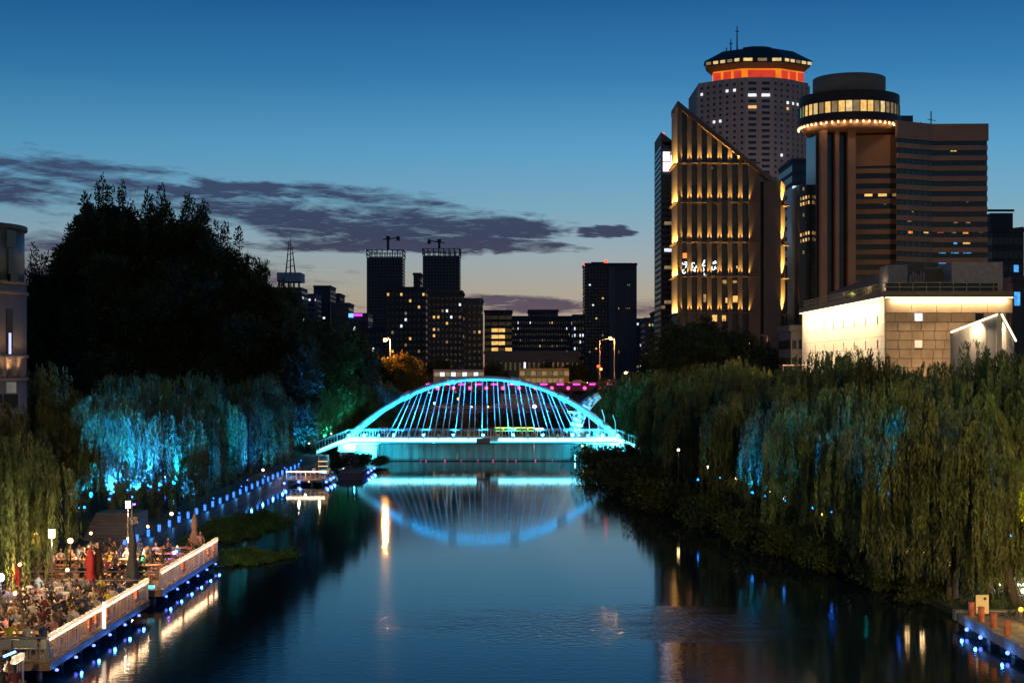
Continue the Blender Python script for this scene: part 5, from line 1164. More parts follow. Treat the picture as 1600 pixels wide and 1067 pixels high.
# blue and cyan tree uplights
def uplight(label, x, y, z, aimz, col, watt, size=70, r_=.16, lean=(0, 0), es=10):
    t = thing('tree_uplight', label, 'spotlight', (x, y, z), group='coloured spotlights under the willows')
    MB().cyl((0, 0), .13, 0, .22, 8).build('housing', bdk, t); MB().ball((0, 0, .28), r_, 8, 5).build('lens', E('lens_%g_%g' % (col[1], es), col, es), t)
    spot('beam', (0, 0, .5), (lean[0], lean[1], aimz), col, watt, size, .8, .15, t)
UL = [(160, 765, 112, CYAN, 4200, 3), (190, 765, 112, BLUE, 4200, 3), (215, 760, 114, CYAN, 4200, 3), (250, 755, 117, BLUE, 4200, 3), (285, 750, 121, CYAN, 4200, 3), (130, 765, 110, CYAN, 3200, 3), (187, 774, 116, BLUE, 5200, 3), (222, 771, 119, BLUE, 5200, 3), (150, 786, 111, CYAN, 4200, 3), (140, 760, 122, CYAN, 5200, 0), (246, 760, 122, BLUE, 3600, 3), (282, 757, 126, CYAN, 5200, 2), (297, 757, 133, BLUE, 3600, 3), (262, 760, 124, BLUE, 2600, 2), (120, 740, 132, CYAN, 5200, 0), (205, 745, 133, CYAN, 5200, 0),
      (395, 705, 152, BLUE, 2600, 0), (330, 730, 150, CYAN, 3200, 0), (439, 700, 205, BLUE, 3800, 0), (455, 702, 199, BLUE, 2200, 3), (508, 660, 238, TEAL, 5000, 0), (520, 650, 250, TEAL, 4200, 0), (35, 800, 92, CYAN, 1500, 3), (28, 785, 96, BLUE, 1200, 3), (60, 770, 100, TEAL, 900, 3), (350, 705, 168, CYAN, 2600, 0), (600, 648, 262, BLUE, 2200, 0)]
for i, yq in enumerate((126.5, 141, 155.5, 170, 185, 199.5, 221)):
    uplight('%s spotlight on the bollard quay below the dark willows, %s from the terrace' % (('blue', 'cyan')[i % 2], orw(i)), -27.4, yq, .9, 7.5, (BLUE, CYAN)[i % 2], 12000+1500*i, 85, .05, (-1.6, 6.5))
for i, (px_, py_, Yl, c_, w_, ln) in enumerate(UL):
    x_ = gx(px_, Yl); z = max(1.2, min(gz(py_, Yl)-.3, 4.5)) if ln else 2.0
    uplight('%s spotlight in the left bank garden, %s counted from the terrace' % ({BLUE: 'blue', CYAN: 'cyan', TEAL: 'teal'}[c_], orw(i)), x_, Yl-3, z, 9, c_, w_*(5 if px_ > 100 else .4), 62, random.uniform(.04, .09) if ln else .05, (random.uniform(.2, 2), random.uniform(5, 9)))
UR = [(1218, 737, 125, CYAN, 900), (1195, 722, 130, CYAN, 900), (1393, 778, 93, CYAN, 1500), (1478, 790, 84, CYAN, 1300), (1530, 832, 81.5, BLUE, 1500), (1556, 818, 81.5, CYAN, 1500), (1520, 818, 82, TEAL, 900), (1590, 690, 90, BLUE, 900), (1592, 860, 80, (.8, .85, .02), 1500), (1340, 800, 102, TEAL, 1800), (1120, 745, 146, CYAN, 1200), (1260, 790, 114, CYAN, 900), (1450, 850, 87, CYAN, 900), (1420, 820, 90, TEAL, 800), (1300, 700, 150, TEAL, 2600), (1130, 690, 175, CYAN, 1500), (1440, 700, 140, TEAL, 2600), (1570, 660, 140, TEAL, 2600), (1330, 640, 180, CYAN, 2600), (1060, 660, 200, TEAL, 1800), (1000, 690, 214, TEAL, 900)]
for i, (px_, py_, Yl, c_, w_) in enumerate(UR):
    x_ = gx(px_, Yl); z = max(1.4, min(gz(py_, Yl)-.2, 4.2))
    uplight('%s spotlight between the right bank willows, %s in the list from the bridge road' % ({BLUE: 'blue', CYAN: 'cyan', TEAL: 'teal'}.get(c_, 'yellow'), orw(i)), x_, Yl-2.5, z, 9, c_, w_*(13 if px_ > 1380 else 9), 40, .08, (random.uniform(-.6, .6), random.uniform(2, 4)), 14)
# low blue spots right at the right waterline that mirror in the water
for i, (px_, Yl) in enumerate(((1140, 134), (1175, 121), (1186, 120), (1197, 117), (1220, 113), (1262, 104), (1275, 103), (1345, 91), (1365, 88), (1390, 85))):
    uplight('low %s spotlight by the right waterline, %s counted from the bridge' % ('blue' if i % 2 else 'cyan', orw(i)), Xr(Yl)+.2, Yl, 3.1, 7, BLUE if i % 2 else CYAN, 9000, 90, .10, (-.8, -.6), 12)
uplight('green-white spotlight under the willow beside the stone landing', Xr(84)+1.0, 84, 1.4, 5, (.75, 1, .3), 1800, 80, .2, (-.8, -.6), 9)
# ================================================================ DINING TERRACES
wood = M('deck_wood', (.22, .12, .06), .65, var=.35, scale=2.0, bump=.2); woodt = M('table_wood', (.38, .20, .09), .55, var=.3, scale=3); woodf = M('fascia_wood', (.30, .15, .07), .6, var=.3, scale=2)
steel = M('terrace_rail_steel', (.55, .50, .44), .3, .6, var=.05); strip = E('rail_led_strip', (1, .66, .36), 24, .3, 5.0)
glow_g = E('garland_glow', (1, .70, .44), .75, .5, 3.0)
garl = M('garland_cream', (.75, .66, .52), .8, var=.3, scale=6); blued = E('blue_led_lens', (.10, .15, 1), 5)
XE = -19.25; ZD = .8
orangec = M('lifejacket_orange', (.75, .16, .04), .7, var=.2, scale=5)
def plank_deck(t, x0, x1, y0, y1, z):
    n = int((y1-y0)/.36); me = None
    for i in range(n):
        a = y0+(y1-y0)*i/n; b = y0+(y1-y0)*(i+1)/n
        MB().box(x0+.05, x1-.05, a+.012, b-.012, z-.07, z-random.uniform(0, .008)).build('plank', wood, t)
    MB().box(x0, x1, y0+.02, y1-.02, z-.3, z-.08).build('joists', dk, t)
    MB().box(x1-.045, x1+.02, y0, y1, z-.34, z+.01).build('edge_fascia', woodf, t); MB().box(x0, x1-.046, y0-.045, y0, z-.34, z+.01).build('front_fascia', woodf, t)
    for i in range(int((y1-y0)/3)+1): MB().cyl((x1-.6, y0+.5+i*3), .13, -1, z-.3, 8).build('pile', dk, t)
def terrace_rail(label, pts, led=True):
    t = thing('terrace_railing', label, 'railing', pts[0]); h = 1.02; ofs = Vector(pts[0])
    for a, b in zip(pts[:-1], pts[1:]):
        a = Vector(a)-ofs; b = Vector(b)-ofs; Ln = (b-a).length; U = (b-a).normalized(); N = Vector((U.y, -U.x, 0)); kk = max(1, round(Ln/1.5))
        for i in range(kk+1): MB().ob(a.lerp(b, i/kk)+Vector((0, 0, h/2)), U*.03, N*.03, (0, 0, h/2)).build('post', steel, t)
        MB().tube([a+Vector((0, 0, h)), b+Vector((0, 0, h))], .04, 6).build('handrail', steel, t)
        q = MB()
        for z in (.12, .55 if not led else .86): q.tube([a+Vector((0, 0, z)), b+Vector((0, 0, z))], .018, 5)
        if led:
            m_ = int(Ln/.27)
            for i in range(m_): c = a.lerp(b, (i+.5)/m_); q.box(c.x-.014, c.x+.014, c.y-.014, c.y+.014, .12, .86)
        q.build('balusters', steel, t, kind='stuff')
        if led:
            MB().ob((a+b)/2+Vector((0, 0, h-.07)), U*(Ln/2-.03), N*.045, (0, 0, .008)).build('led_strip', strip, t)
            r = random.Random(5)
            for i in range(int(Ln/.62)):
                c = a.lerp(b, (i+.5)/int(Ln/.62))+Vector((0, 0, h+.07)); MB().ob(c-Vector((0, 0, .03)), U*r.uniform(.14, .27), N*r.uniform(.06, .1), (0, 0, r.uniform(.05, .10))).build('glowing_garland', glow_g, t)  # garland lumps given their own glow in place of light on them
    return t
T = [('second', -34.5, XE, 64.0, 81.6), ('far', -34.5, XE-.1, 84.9, 101.3), ('front', -34.5, XE+.2, 50, 60.2)]
for nm, x0, x1, y0, y1 in T:
    t = thing('terrace_deck', 'wooden dining terrace over the water, %s' % {'second': 'the crowded middle one', 'far': 'the far one with orange lit benches', 'front': 'the front one cut off by the picture corner'}[nm], 'deck', (x0, y0, 0), group='dining terraces')
    plank_deck(t, x0, x1, y0, y1, ZD); rebase(t)
terrace_rail('garlanded lit railing of the crowded middle terrace', [(XE-.08, 81.5, ZD), (XE-.08, 64.08, ZD)])
terrace_rail('plain end railing facing the front of the middle terrace', [(XE-.15, 64.08, ZD), (-27, 64.08, ZD)], False)
terrace_rail('garlanded lit railing of the far terrace', [(XE-.18, 101.2, ZD), (XE-.18, 85.0, ZD)])
terrace_rail('plain end railing facing the front of the far terrace', [(XE-.25, 85.0, ZD), (-29, 85.0, ZD)], False)
terrace_rail('garlanded railing of the front terrace at the picture corner', [(XE+.12, 60.1, ZD), (XE+.12, 50, ZD)])
terrace_rail('plain railing on the far side of the middle terrace', [(XE-.15, 81.5, ZD), (-29, 81.5, ZD)], False)
# white lit posts and life jackets on the rails
for l, y in (('bright white sign post on the railing of the middle terrace', 72.4), ):
    t = thing('lit_post', l, 'post', (XE+.02, y, ZD)); MB().box(-.07, .07, -.08, .08, 0, 1.25).build('body', E('post_white', (1, .82, .6), 1.6), t)
def jacket(label, x, y, rz):
    t = thing('life_jacket', label, 'life jacket', (x, y, ZD+.3), rz, group='orange life jackets tied to the railings')
    q = MB()
    for s in (-1, 1): q.add([(s*.03, -.06, .62), (s*.17, -.05, .60), (s*.2, -.07, .3), (s*.19, -.05, 0), (s*.03, -.06, .02), (s*.03, .02, .62), (s*.17, .02, .60), (s*.2, .03, .3), (s*.19, .02, 0), (s*.03, .02, .02)], [(0,1,2,3,4)[::s], (9,8,7,6,5)[::s], (0,5,6,1)[::s], (1,6,7,2)[::s], (2,7,8,3)[::s], (3,8,9,4)[::s], (4,9,5,0)[::s]])
    q.build('panels', orangec, t); MB().box(-.2, .2, -.075, .03, .22, .27).build('strap', garl, t)
for i, (y, l) in enumerate(((71.0, 'orange life jacket just beyond the bright white sign post'), (72.9, 'orange life jacket just before the bright white sign post'), (69.8, 'orange life jacket low on the middle terrace rail'), (78.6, 'faded orange life jacket near the far end of the middle rail'), (90.2, 'orange life jacket near the front of the far terrace rail'), (97.6, 'orange life jacket near the far end of the far rail'), (99.4, 'orange life jacket last on the far terrace rail'), (58.4, 'orange life jacket on the front terrace railing'))):
    jacket(l, (XE if y < 83 else XE-.1)+(.2 if y < 61 else 0)+.03, y, math.pi/2)
# blue fascia LEDs
lm = MB().ball((0, 0, 0), (.07, .05, .05), 8, 5).mesh('lens', blued); rm = MB().box(-.14, -.05, -.06, .06, -.05, .05).mesh('bracket', dk)
i = 0
for nm, x1, y0, y1 in (('middle', XE, 64, 81.6), ('far', XE-.1, 84.9, 101.3), ('front', XE+.2, 50, 60.2)):
    y = y0+.6; j = 0
    while y < y1:
        t = thing('blue_edge_lamp', 'small blue lamp under the %s terrace edge, %s from its front corner' % (nm, orw(j)), 'lamp', (x1+.10, y, ZD-.42), group='blue lamps under the terrace edges'); put('lens', lm, t, (0, 0, 0), 0, 1.25); put('bracket', rm, t)
        point('blue_light', (.25, 0, -.05), (.03, .2, 1), 22, .06, t); y += 2.85; j += 1
for nm, y in (('middle', 63.9), ('far', 84.8)):
    pass

# furniture
grey_p = M('chair_grey', (.30, .30, .30), .5, var=.1)
def table_mesh(w, l):
    return MB().box(-w/2, w/2, -l/2, l/2, .70, .745).mesh('table_top', woodt), MB().box(-.03, .03, -l/2+.08, l/2-.08, 0, .70).mesh('leg', woodt)
def bench_mesh(w): return MB().box(-w/2, w/2, -.15, .15, .40, .445).mesh('seat', woodt), MB().box(-.03, .03, -.12, .12, 0, .40).mesh('leg', woodt)
TM = table_mesh(2.2, .75); BMh = bench_mesh(2.2)
candle = E('table_candle', (1, .55, .2), 8); cups = M('cups', (.7, .7, .65), .3, var=.2)
# people
skin = M('skin', (.33, .19, .12), .6, var=.08); hairm = M('hair_black', (.012, .010, .009), .5, var=.2); hairb = M('hair_brown', (.05, .028, .015), .55, var=.2)
shoes = M('shoes', (.05, .045, .04), .6, var=.1); eyem = M('eyes', (.01, .01, .01), .3, var=0)
shirts = {'white': (.65, .62, .58), 'black': (.018, .018, .02), 'yellow': (.75, .60, .05), 'navy blue': (.03, .05, .14), 'grey': (.22, .22, .23), 'maroon': (.20, .03, .035), 'pale blue': (.30, .42, .58), 'beige': (.50, .38, .26), 'olive': (.14, .15, .06), 'pink': (.6, .28, .30), 'brown': (.16, .09, .05), 'dark green': (.03, .09, .05)}
SM = {k: M('shirt_'+k.replace(' ', '_'), tuple(c*.62 for c in v), .8, var=.12, scale=4) for k, v in shirts.items()}
pants = [M('trousers_dark', (.03, .03, .04), .8, var=.15), M('trousers_denim', (.06, .09, .16), .8, var=.15), M('trousers_khaki', (.28, .22, .14), .8, var=.15)]
def person_mesh(pose, seed):
    r = random.Random(seed); P = {}; j = lambda a: r.uniform(-a, a)
    if pose == 'sit':
        ln = r.choice((-.10, -.04, .03)); P = dict(pel=(0, 0, .54), wai=(0, ln*.3, .70), che=(0, ln*.8, .90), nek=(0, ln, 1.08), hed=(0, ln-.02, 1.15), sl=(-.17, ln*.9, 1.02), sr=(.17, ln*.9, 1.02))
        el, er = (-.25+j(.03), -.10+ln+j(.06), .78+j(.04)), (.25+j(.03), -.10+ln+j(.06), .78+j(.04))
        up = r.random() < .35
        P.update(el=el, er=er, wl=(-.14+j(.05), -.34+ln, .80+j(.04)), wr=((.08, -.22+ln, 1.02) if up else (.14+j(.05), -.34+ln, .80+j(.04))), hl=(-.09, 0, .5), hr=(.09, 0, .5), kl=(-.12+j(.04), -.43, .53), kr=(.12+j(.04), -.43, .53), al=(-.12+j(.04), -.40+j(.1), .09), ar=(.12+j(.04), -.40+j(.1), .09))
    elif pose == 'stand':
        P = dict(pel=(0, 0, .95), wai=(0, 0, 1.12), che=(0, -.01, 1.30), nek=(0, -.01, 1.48), hed=(0, -.03, 1.55), sl=(-.18, 0, 1.42), sr=(.18, 0, 1.42), el=(-.24, -.02, 1.14), er=(.24, -.03, 1.14), wl=(-.22, -.14, .92), wr=(.20, -.24, .98), hl=(-.09, 0, .90), hr=(.09, 0, .90), kl=(-.11, -.02, .50), kr=(.12, -.03, .50), al=(-.12, .03, .09), ar=(.13, .02, .09))
    else:  # bending over a table
        P = dict(pel=(0, .12, .95), wai=(0, .04, 1.10), che=(0, -.12, 1.24), nek=(0, -.28, 1.33), hed=(0, -.35, 1.36), sl=(-.18, -.22, 1.30), sr=(.18, -.22, 1.30), el=(-.24, -.32, 1.03), er=(.24, -.34, 1.05), wl=(-.18, -.52, .90), wr=(.16, -.56, .92), hl=(-.09, .12, .90), hr=(.09, .12, .90), kl=(-.11, .06, .50), kr=(.12, .02, .50), al=(-.12, .14, .09), ar=(.13, .08, .09))
    P['tl'] = (P['al'][0], P['al'][1]-.15, .045); P['tr'] = (P['ar'][0], P['ar'][1]-.15, .045)
    for s in 'lr': w_, e_ = Vector(P['w'+s]), Vector(P['e'+s]); P['p'+s] = tuple(w_+(w_-e_).normalized()*.07)
    rad = dict(pel=(.155, .12), wai=(.125, .095), che=(.155, .105), nek=(.055, .055), hed=(.05, .05), sl=(.07, .065), sr=(.07, .065), el=(.045, .043), er=(.045, .043), wl=(.027, .03), wr=(.027, .03), pl=(.04, .02), pr=(.04, .02), hl=(.095, .095), hr=(.095, .095), kl=(.062, .06), kr=(.062, .06), al=(.04, .042), ar=(.04, .042), tl=(.042, .03), tr=(.042, .03))
    names = list(P); idx = {n_: i for i, n_ in enumerate(names)}
    E_ = [('pel', 'wai'), ('wai', 'che'), ('che', 'nek'), ('nek', 'hed'), ('che', 'sl'), ('che', 'sr'), ('sl', 'el'), ('sr', 'er'), ('el', 'wl'), ('er', 'wr'), ('wl', 'pl'), ('wr', 'pr'), ('pel', 'hl'), ('pel', 'hr'), ('hl', 'kl'), ('hr', 'kr'), ('kl', 'al'), ('kr', 'ar'), ('al', 'tl'), ('ar', 'tr')]
    me = bpy.data.meshes.new('tmp'); me.from_pydata([P[n_] for n_ in names], [(idx[a], idx[b]) for a, b in E_], [])
    o = bpy.data.objects.new('tmp', me); C.objects.link(o); sk = o.modifiers.new('s', 'SKIN'); 
    for n_ in names: o.data.skin_vertices[0].data[idx[n_]].radius = rad[n_]
    o.data.skin_vertices[0].data[idx['pel']].use_root = True
    sb = o.modifiers.new('d', 'SUBSURF'); sb.levels = 1; sb.render_levels = 1
    ev = o.evaluated_get(bpy.context.evaluated_depsgraph_get()); em = ev.to_mesh()
    q = MB(); vs = [v.co.copy() for v in em.vertices]; mats_ = []
    zone = {('che', 'nek'): 1, ('nek', 'hed'): 0, ('el', 'wl'): 0, ('er', 'wr'): 0, ('wl', 'pl'): 0, ('wr', 'pr'): 0, ('hl', 'kl'): 2, ('hr', 'kr'): 2, ('kl', 'al'): 2, ('kr', 'ar'): 2, ('al', 'tl'): 3, ('ar', 'tr'): 3, ('pel', 'hl'): 2, ('pel', 'hr'): 2}
    def dseg(p, a, b):
        a, b = Vector(a), Vector(b); d = b-a; t_ = max(0, min(1, (p-a).dot(d)/d.length_squared)); return (p-(a+d*t_)).length
    for f in em.polygons:
        c = f.center; e_ = min(E_, key=lambda e: dseg(c, P[e[0]], P[e[1]])-.5*min(rad[e[0]][0], rad[e[1]][0])); mats_.append(zone.get(e_, 1))
    q.v = [tuple(v) for v in vs]; q.f = [tuple(f.vertices) for f in em.polygons]; q.m = mats_
    ev.to_mesh_clear(); bpy.data.objects.remove(o)
    hx, hy, hz = P['hed']; hc = (hx, hy-.01, hz+.085)
    q.ball(hc, (.075, .093, .115), 12, 9, 0)
    q.add([(hc[0]-.014, hc[1]-.088, hc[2]-.025), (hc[0]+.014, hc[1]-.088, hc[2]-.025), (hc[0], hc[1]-.115, hc[2]-.02), (hc[0], hc[1]-.09, hc[2]+.02)], [(0, 2, 1), (0, 3, 2), (1, 2, 3)], 0)
    for s in (-1, 1):
        q.ball((hc[0]+s*.03, hc[1]-.084, hc[2]+.008), (.011, .008, .007), 6, 4, 4); q.ball((hc[0]+s*.076, hc[1]+.005, hc[2]-.005), (.010, .02, .03), 6, 4, 0)
    q.box(hc[0]-.022, hc[0]+.022, hc[1]-.088, hc[1]-.083, hc[2]-.058, hc[2]-.050, 4)
    for s in 'lr':
        p_, w_ = Vector(P['p'+s]), Vector(P['w'+s]); d = (p_-w_).normalized(); side_ = d.cross(Vector((0, 0, 1))).normalized(); dn = d.cross(side_)*(1 if d.cross(side_).z < 0 else -1)
        for k_, L_ in zip((-1.5, -.5, .5, 1.5), (.062, .075, .07, .055)):
            b0 = p_+side_*k_*.018-d*.02; q.tube([b0, b0+d*L_*.5+dn*.006, b0+d*L_*.85+dn*.022], [.009, .0085, .006], 5, 0)
        sg = 1 if s == 'l' else -1
        b0 = w_+d*.02+side_*sg*.025*(1 if side_.x > 0 else -1); q.tube([b0, b0+d*.03+side_*sg*.025*(1 if side_.x > 0 else -1), b0+d*.055+side_*sg*.03*(1 if side_.x > 0 else -1)], [.012, .010, .007], 5, 0)
    bm_ = q.mesh('person_body', [skin, SM['white'], pants[0], shoes, eyem], True)
    hq = MB(); long_ = seed % 2 == 0
    hq.ball((hc[0], hc[1]+.014, hc[2]+.022), (.083, .095, .105), 12, 8)
    if long_: hq.ball((hc[0], hc[1]+.065, hc[2]-.07), (.075, .045, .12), 10, 6)
    return bm_, hq.mesh('hair', [hairm, hairb][seed % 3 == 0], True), long_
PM = [person_mesh('sit', s) for s in range(6)]; PS = [person_mesh('stand', s) for s in (10, 11)]; PB = person_mesh('bend', 20)
vcache = {}
def person(pm_, x, y, z, rz, shirt, label, group=None, si=None):
    key = (pm_[0].name, shirt, si)
    if key not in vcache:
        me = pm_[0].copy(); me.materials[1] = SM[shirt]; me.materials[2] = pants[si or 0]; vcache[key] = me
    o = put('person', vcache[key], None, (x, y, z), rz); s = random.uniform(.94, 1.04); o.scale = (s, s, s); tag(o, label, 'person', group); put('hair', pm_[1], o); return o
skeys = ['black', 'white', 'grey', 'black', 'navy blue', 'black', 'beige', 'black', 'maroon', 'white', 'brown', 'black', 'pale blue', 'pink', 'black', 'black', 'grey', 'white', 'navy blue', 'brown', 'white', 'yellow']
r = random.Random(12); rowi = 0; used = {}
tcount = 0
def table_set(y0, xs, terr, nrow, z=ZD, occ=.93, zlab=''):
    """two facing benches and the tables between them; xs = list of table centre x"""
    global tcount
    for ti, xc in enumerate(xs):
        pl_ = '%s table from water, %s row, %s terrace' % (orw(ti), orw(nrow), terr)
        t = thing('dining_table', 'long wooden table, '+pl_, 'table', (xc, y0+.75, z), 0, 'long dining tables'); put('table_top', TM[0], t); [put('leg', TM[1], t, (s4, 0, 0)) for s4 in (-.95, .95)]
        for yy, s_ in ((y0, 'front'), (y0+1.5, 'rear')):
            b = thing('bench', 'wooden bench on %s side of %s' % (s_, pl_), 'bench', (xc, yy, z), 0, 'benches at the dining tables'); put('seat', BMh[0], b); [put('leg', BMh[1], b, (s4, 0, 0)) for s4 in (-.95, .95)]
        if (ti+nrow) % 2 == 0:
            c = thing('table_candle', 'small glowing light on %s' % pl_, 'candle', (xc+r.uniform(-.5, .5), y0+.75, z+.747), 0, 'small lights on the tables'); MB().cyl((0, 0), .035, 0, .10, 8).build('glass', candle, c)
        for side_ in (0, 1):
            for k_ in range(3):
                if r.random() > occ: continue
                sh_ = r.choice(skeys); pm_ = r.choice(PM); x_ = xc-.72+.72*k_+r.uniform(-.06, .06)
                person(pm_, x_, y0+1.5*side_+(.02 if side_ else -.02), z-.0, (0 if side_ else math.pi)+r.uniform(-.25, .25), sh_, 'diner in %s, %s, %s side, %s' % (sh_, 'waterside seat' if k_ == 2 else 'middle seat' if k_ == 1 else 'bankside seat', 'rear' if side_ else 'front', pl_), 'seated diners', r.choice((0, 0, 1, 2)))
nrow = 0
for y0 in (66.2, 68.45, 70.7, 72.95, 75.2, 77.45, 79.4):
    n = 3; xs = [XE-1.65-2.4*i for i in range(n)]
    if y0 > 79: xs = xs[:3]
    table_set(y0, xs, 'middle', nrow, occ=.96); nrow += 1
nrow = 0
for y0 in (86.6, 89.4, 92.2, 95.2, 98.2):
    table_set(y0, [XE-2.4-2.6*i for i in range(3)], 'far', nrow, occ=.5 if nrow < 4 else .35); nrow += 1
# candles glow among tables
for i, (a, b, c_, w_) in enumerate(((-22, 68, WARM, 60), (-24.5, 72, WARM, 60), (-22, 76, WARM, 60), (-25, 78, WARM, 60), (-22.5, 90, (1, .5, .2), 160), (-25.5, 93, (1, .5, .2), 160), (-23, 97, (1, .5, .2), 90))):
    t = thing('hanging_lantern', 'small round lantern hung on a wire over the tables, %s from the front' % orw(i), 'lantern', (a, b, 3.1), group='lanterns over the tables'); MB().ball((0, 0, 0), .085, 8, 5).build('globe', E('lan_%g' % c_[1], c_, 7), t); MB().tube([(0, 0, .08), (0, 0, .6)], .012, 4).build('cord', dk, t); point('glow', (0, 0, -.2), c_, w_*4, .1, t)
t = thing('green_lamp', 'green and white glowing lamp on a table of the far terrace', 'lamp', (gx(221, 91), 91, ZD+.747)); MB().box(-.12, .12, -.1, .1, 0, .3).build('body', E('green_glow', (.05, 1, .35), 2.5), t); point('glow', (0, -.3, .3), (.05, 1, .3), 20, .1, t)
t = thing('violet_lamp', 'violet lamp on the railing side of the far terrace', 'lamp', (gx(272, 95), 95, ZD+.747)); MB().ball((0, 0, .12), .12).build('globe', E('violet_glow', (.4, .15, 1), 9), t); point('glow', (-.3, -.3, .4), (.4, .1, 1), 60, .1, t)
t = thing('cyan_box', 'small cyan lit box on the front corner of the far terrace', 'lamp', (gx(236, 85.6), 85.6, ZD)); MB().box(-.18, .18, -.1, .1, 0, .16).build('body', E('cyan_box_glow', (.1, .75, .9), 2.2), t)
for l, px_, Yl, sh_ in (('yellow vest server', 90, 70, 'yellow'),): pass
# grey chairs behind the front railing
q0 = MB().box(-.22, .22, -.22, .22, .42, .46).mesh('seat', grey_p); q1 = MB().box(-.22, .22, .19, .23, .50, .86).mesh('backrest', grey_p); q2 = MB().box(-.02, .02, -.02, .02, 0, .42).mesh('leg', grey_p)
for i, px_ in enumerate((8, 22, 36, 52, 74)):
    t = thing('chair', 'grey chair behind the end railing, %s from the middle terrace corner' % orw(4-i), 'chair', (gx(px_, 64.8), 64.8, ZD), math.pi, 'grey chairs behind the end railing')
    put('seat', q0, t); put('backrest', q1, t)
    for a in (-.19, .19):
        for b in (-.19, .19): put('leg', q2, t, (a, b, 0))
for i, (px_, v) in enumerate(((2, 'black'), (14, 'brown'), (24, 'maroon'), (9, 'grey'))):
    y = 56.5+(i % 2)*1.3; person(PM[i], gx(px_, y), y, ZD, math.pi+.3*i, v, 'diner in %s top on the front terrace in the lower picture corner' % v, 'seated diners', 0)
    b = thing('bench', 'short bench under the diner in %s on the front terrace' % v, 'bench', (gx(px_, y), y, ZD), 0, 'benches at the dining tables'); put('seat', BMh[0], b, sc=(.3, 1, 1)); [put('leg', BMh[1], b, (s4, 0, 0)) for s4 in (-.25, .25)]
t = thing('light_bar', 'short blue light bar on a stand at the lower picture corner', 'lamp', (gx(15, 60.5), 60.5, ZD)); MB().tube([(0, 0, 0), (0, 0, .9)], .03, 5).build('stand', dk, t); MB().ob((0, 0, 1.0), (.24, 0, .1), (0, .03, 0), (-.02, 0, .04)).build('bar', E('bar_blue', (.15, .4, 1), 5), t)
# standing people
person(PB, gx(226, 93.5), 93.5, ZD, .9, 'white', 'server in white shirt bending over a table on the far terrace', None, 0)
person(PS[0], gx(151, 84), 83.2, .9, 2.4, 'black', 'standing server in black beside the red closed parasol', None, 0)
person(PS[1], gx(163, 86), 88.4, ZD, -.6, 'grey', 'standing person in grey behind the brown closed parasol', None, 1)
person(PS[0], gx(312, 100), 100.2, ZD, .5, 'pink', 'person in pink standing at the far end of the far terrace', None, 1)
person(PS[1], gx(59, 79), 79.2, ZD, 2.8, 'pale blue', 'standing person in pale blue at the rear left of the crowd', None, 2)
person(PS[0], gx(193, 92), 95.9, ZD, 2.9, 'navy blue', 'person in navy standing by the globe lamp on the far terrace', None, 1)
# closed parasols
def parasol(label, x, y, z, h, mat, w=.34):
    t = thing('closed_parasol', label, 'parasol', (x, y, z)); MB().tube([(0, 0, 0), (0, 0, h+.3)], .035, 6).build('pole', steel, t)
    q = MB(); n = 18; rings = [(1.0, .03), (.93, .09), (.8, .17), (.66, .20), (.56, .15), (.52, .16), (.4, .25), (.22, .31), (.12, .26), (.10, .12)]; vs = []
    for f, rr in rings:
        for k_ in range(n): a_ = 2*math.pi*k_/n; m_ = rr*w/.34*(1+.44*(k_ % 2)-.22+.12*math.sin(k_*2.3+h)); vs.append((m_*math.cos(a_), m_*math.sin(a_), h*f))
    fs = [(i*n+k_, i*n+(k_+1) % n, (i+1)*n+(k_+1) % n, (i+1)*n+k_)[::-1] for i in range(len(rings)-1) for k_ in range(n)]
    q.add(vs, fs); q.build('canopy', mat, t, True); MB().tube([(0, 0, h*.55), (0, 0, h*.57)], .17*w/.34, 10).build('strap', garl if False else mat, t); MB().cyl((0, 0), .25, 0, .08, 12).build('base', dk, t); return t
redc = M('parasol_red', (.42, .03, .02), .8, var=.2, scale=3); brc = M('parasol_brown', (.12, .05, .035), .8, var=.2, scale=3); gyc = M('parasol_grey', (.15, .13, .12), .8, var=.15, scale=3); bgc = M('parasol_beige', (.38, .25, .18), .8, var=.15, scale=3)
parasol('tall closed red parasol standing above the crowd', gx(134, 81), 81.9, ZD, 2.75, redc, .42)
parasol('closed dark brown parasol touching the red one', gx(147, 81.8), 82.6, ZD, 2.6, brc, .40)
parasol('slim closed grey parasol on the corner between the two terraces', gx(201, 83.5), 84.3, ZD, 3.7, gyc, .36)
parasol('closed beige parasol at the far end of the far terrace', gx(304, 103), 103, .9, 2.5, bgc, .34)
parasol('closed dark red parasol at the left behind the crowd', gx(15, 80), 80.9, ZD, 2.0, redc, .38)
# step benches / counters with lit edges behind the terraces
edge = E('lit_edge', (1, .60, .28), 1.2, .3, 2)
for i, (x0, x1, y, z) in enumerate(((148, 222, 84.0, 1.25), (95, 148, 85.5, 1.3), (92, 140, 83.2, 1.0), (27, 86, 82.4, 1.1))):
    t = thing('serving_counter', 'low wooden counter with a lit front edge behind the terraces, %s from the %s' % (orw(i), 'grey parasol'), 'counter', (gx(x0, y), y, 0.85)); w_ = gx(x1, y)-gx(x0, y)
    MB().box(0, w_, 0, .5, .0, z-.86).build('body', woodt, t); MB().box(-.03, w_+.03, -.04, .54, z-.858, z-.80).build('top', woodt, t); MB().box(.0, w_, -.07, -.042, z-.845, z-.81).build('lit_edge', edge, t)
t = thing('stone_steps', 'pale stone steps climbing the bank behind the far terrace', 'steps', (gx(185, 112), 108, .9))
for i in range(9): MB().box(-1.5, 1.7, i*.42, 6, i*.19, (i+1)*.19-.004).build('step', stone, t)
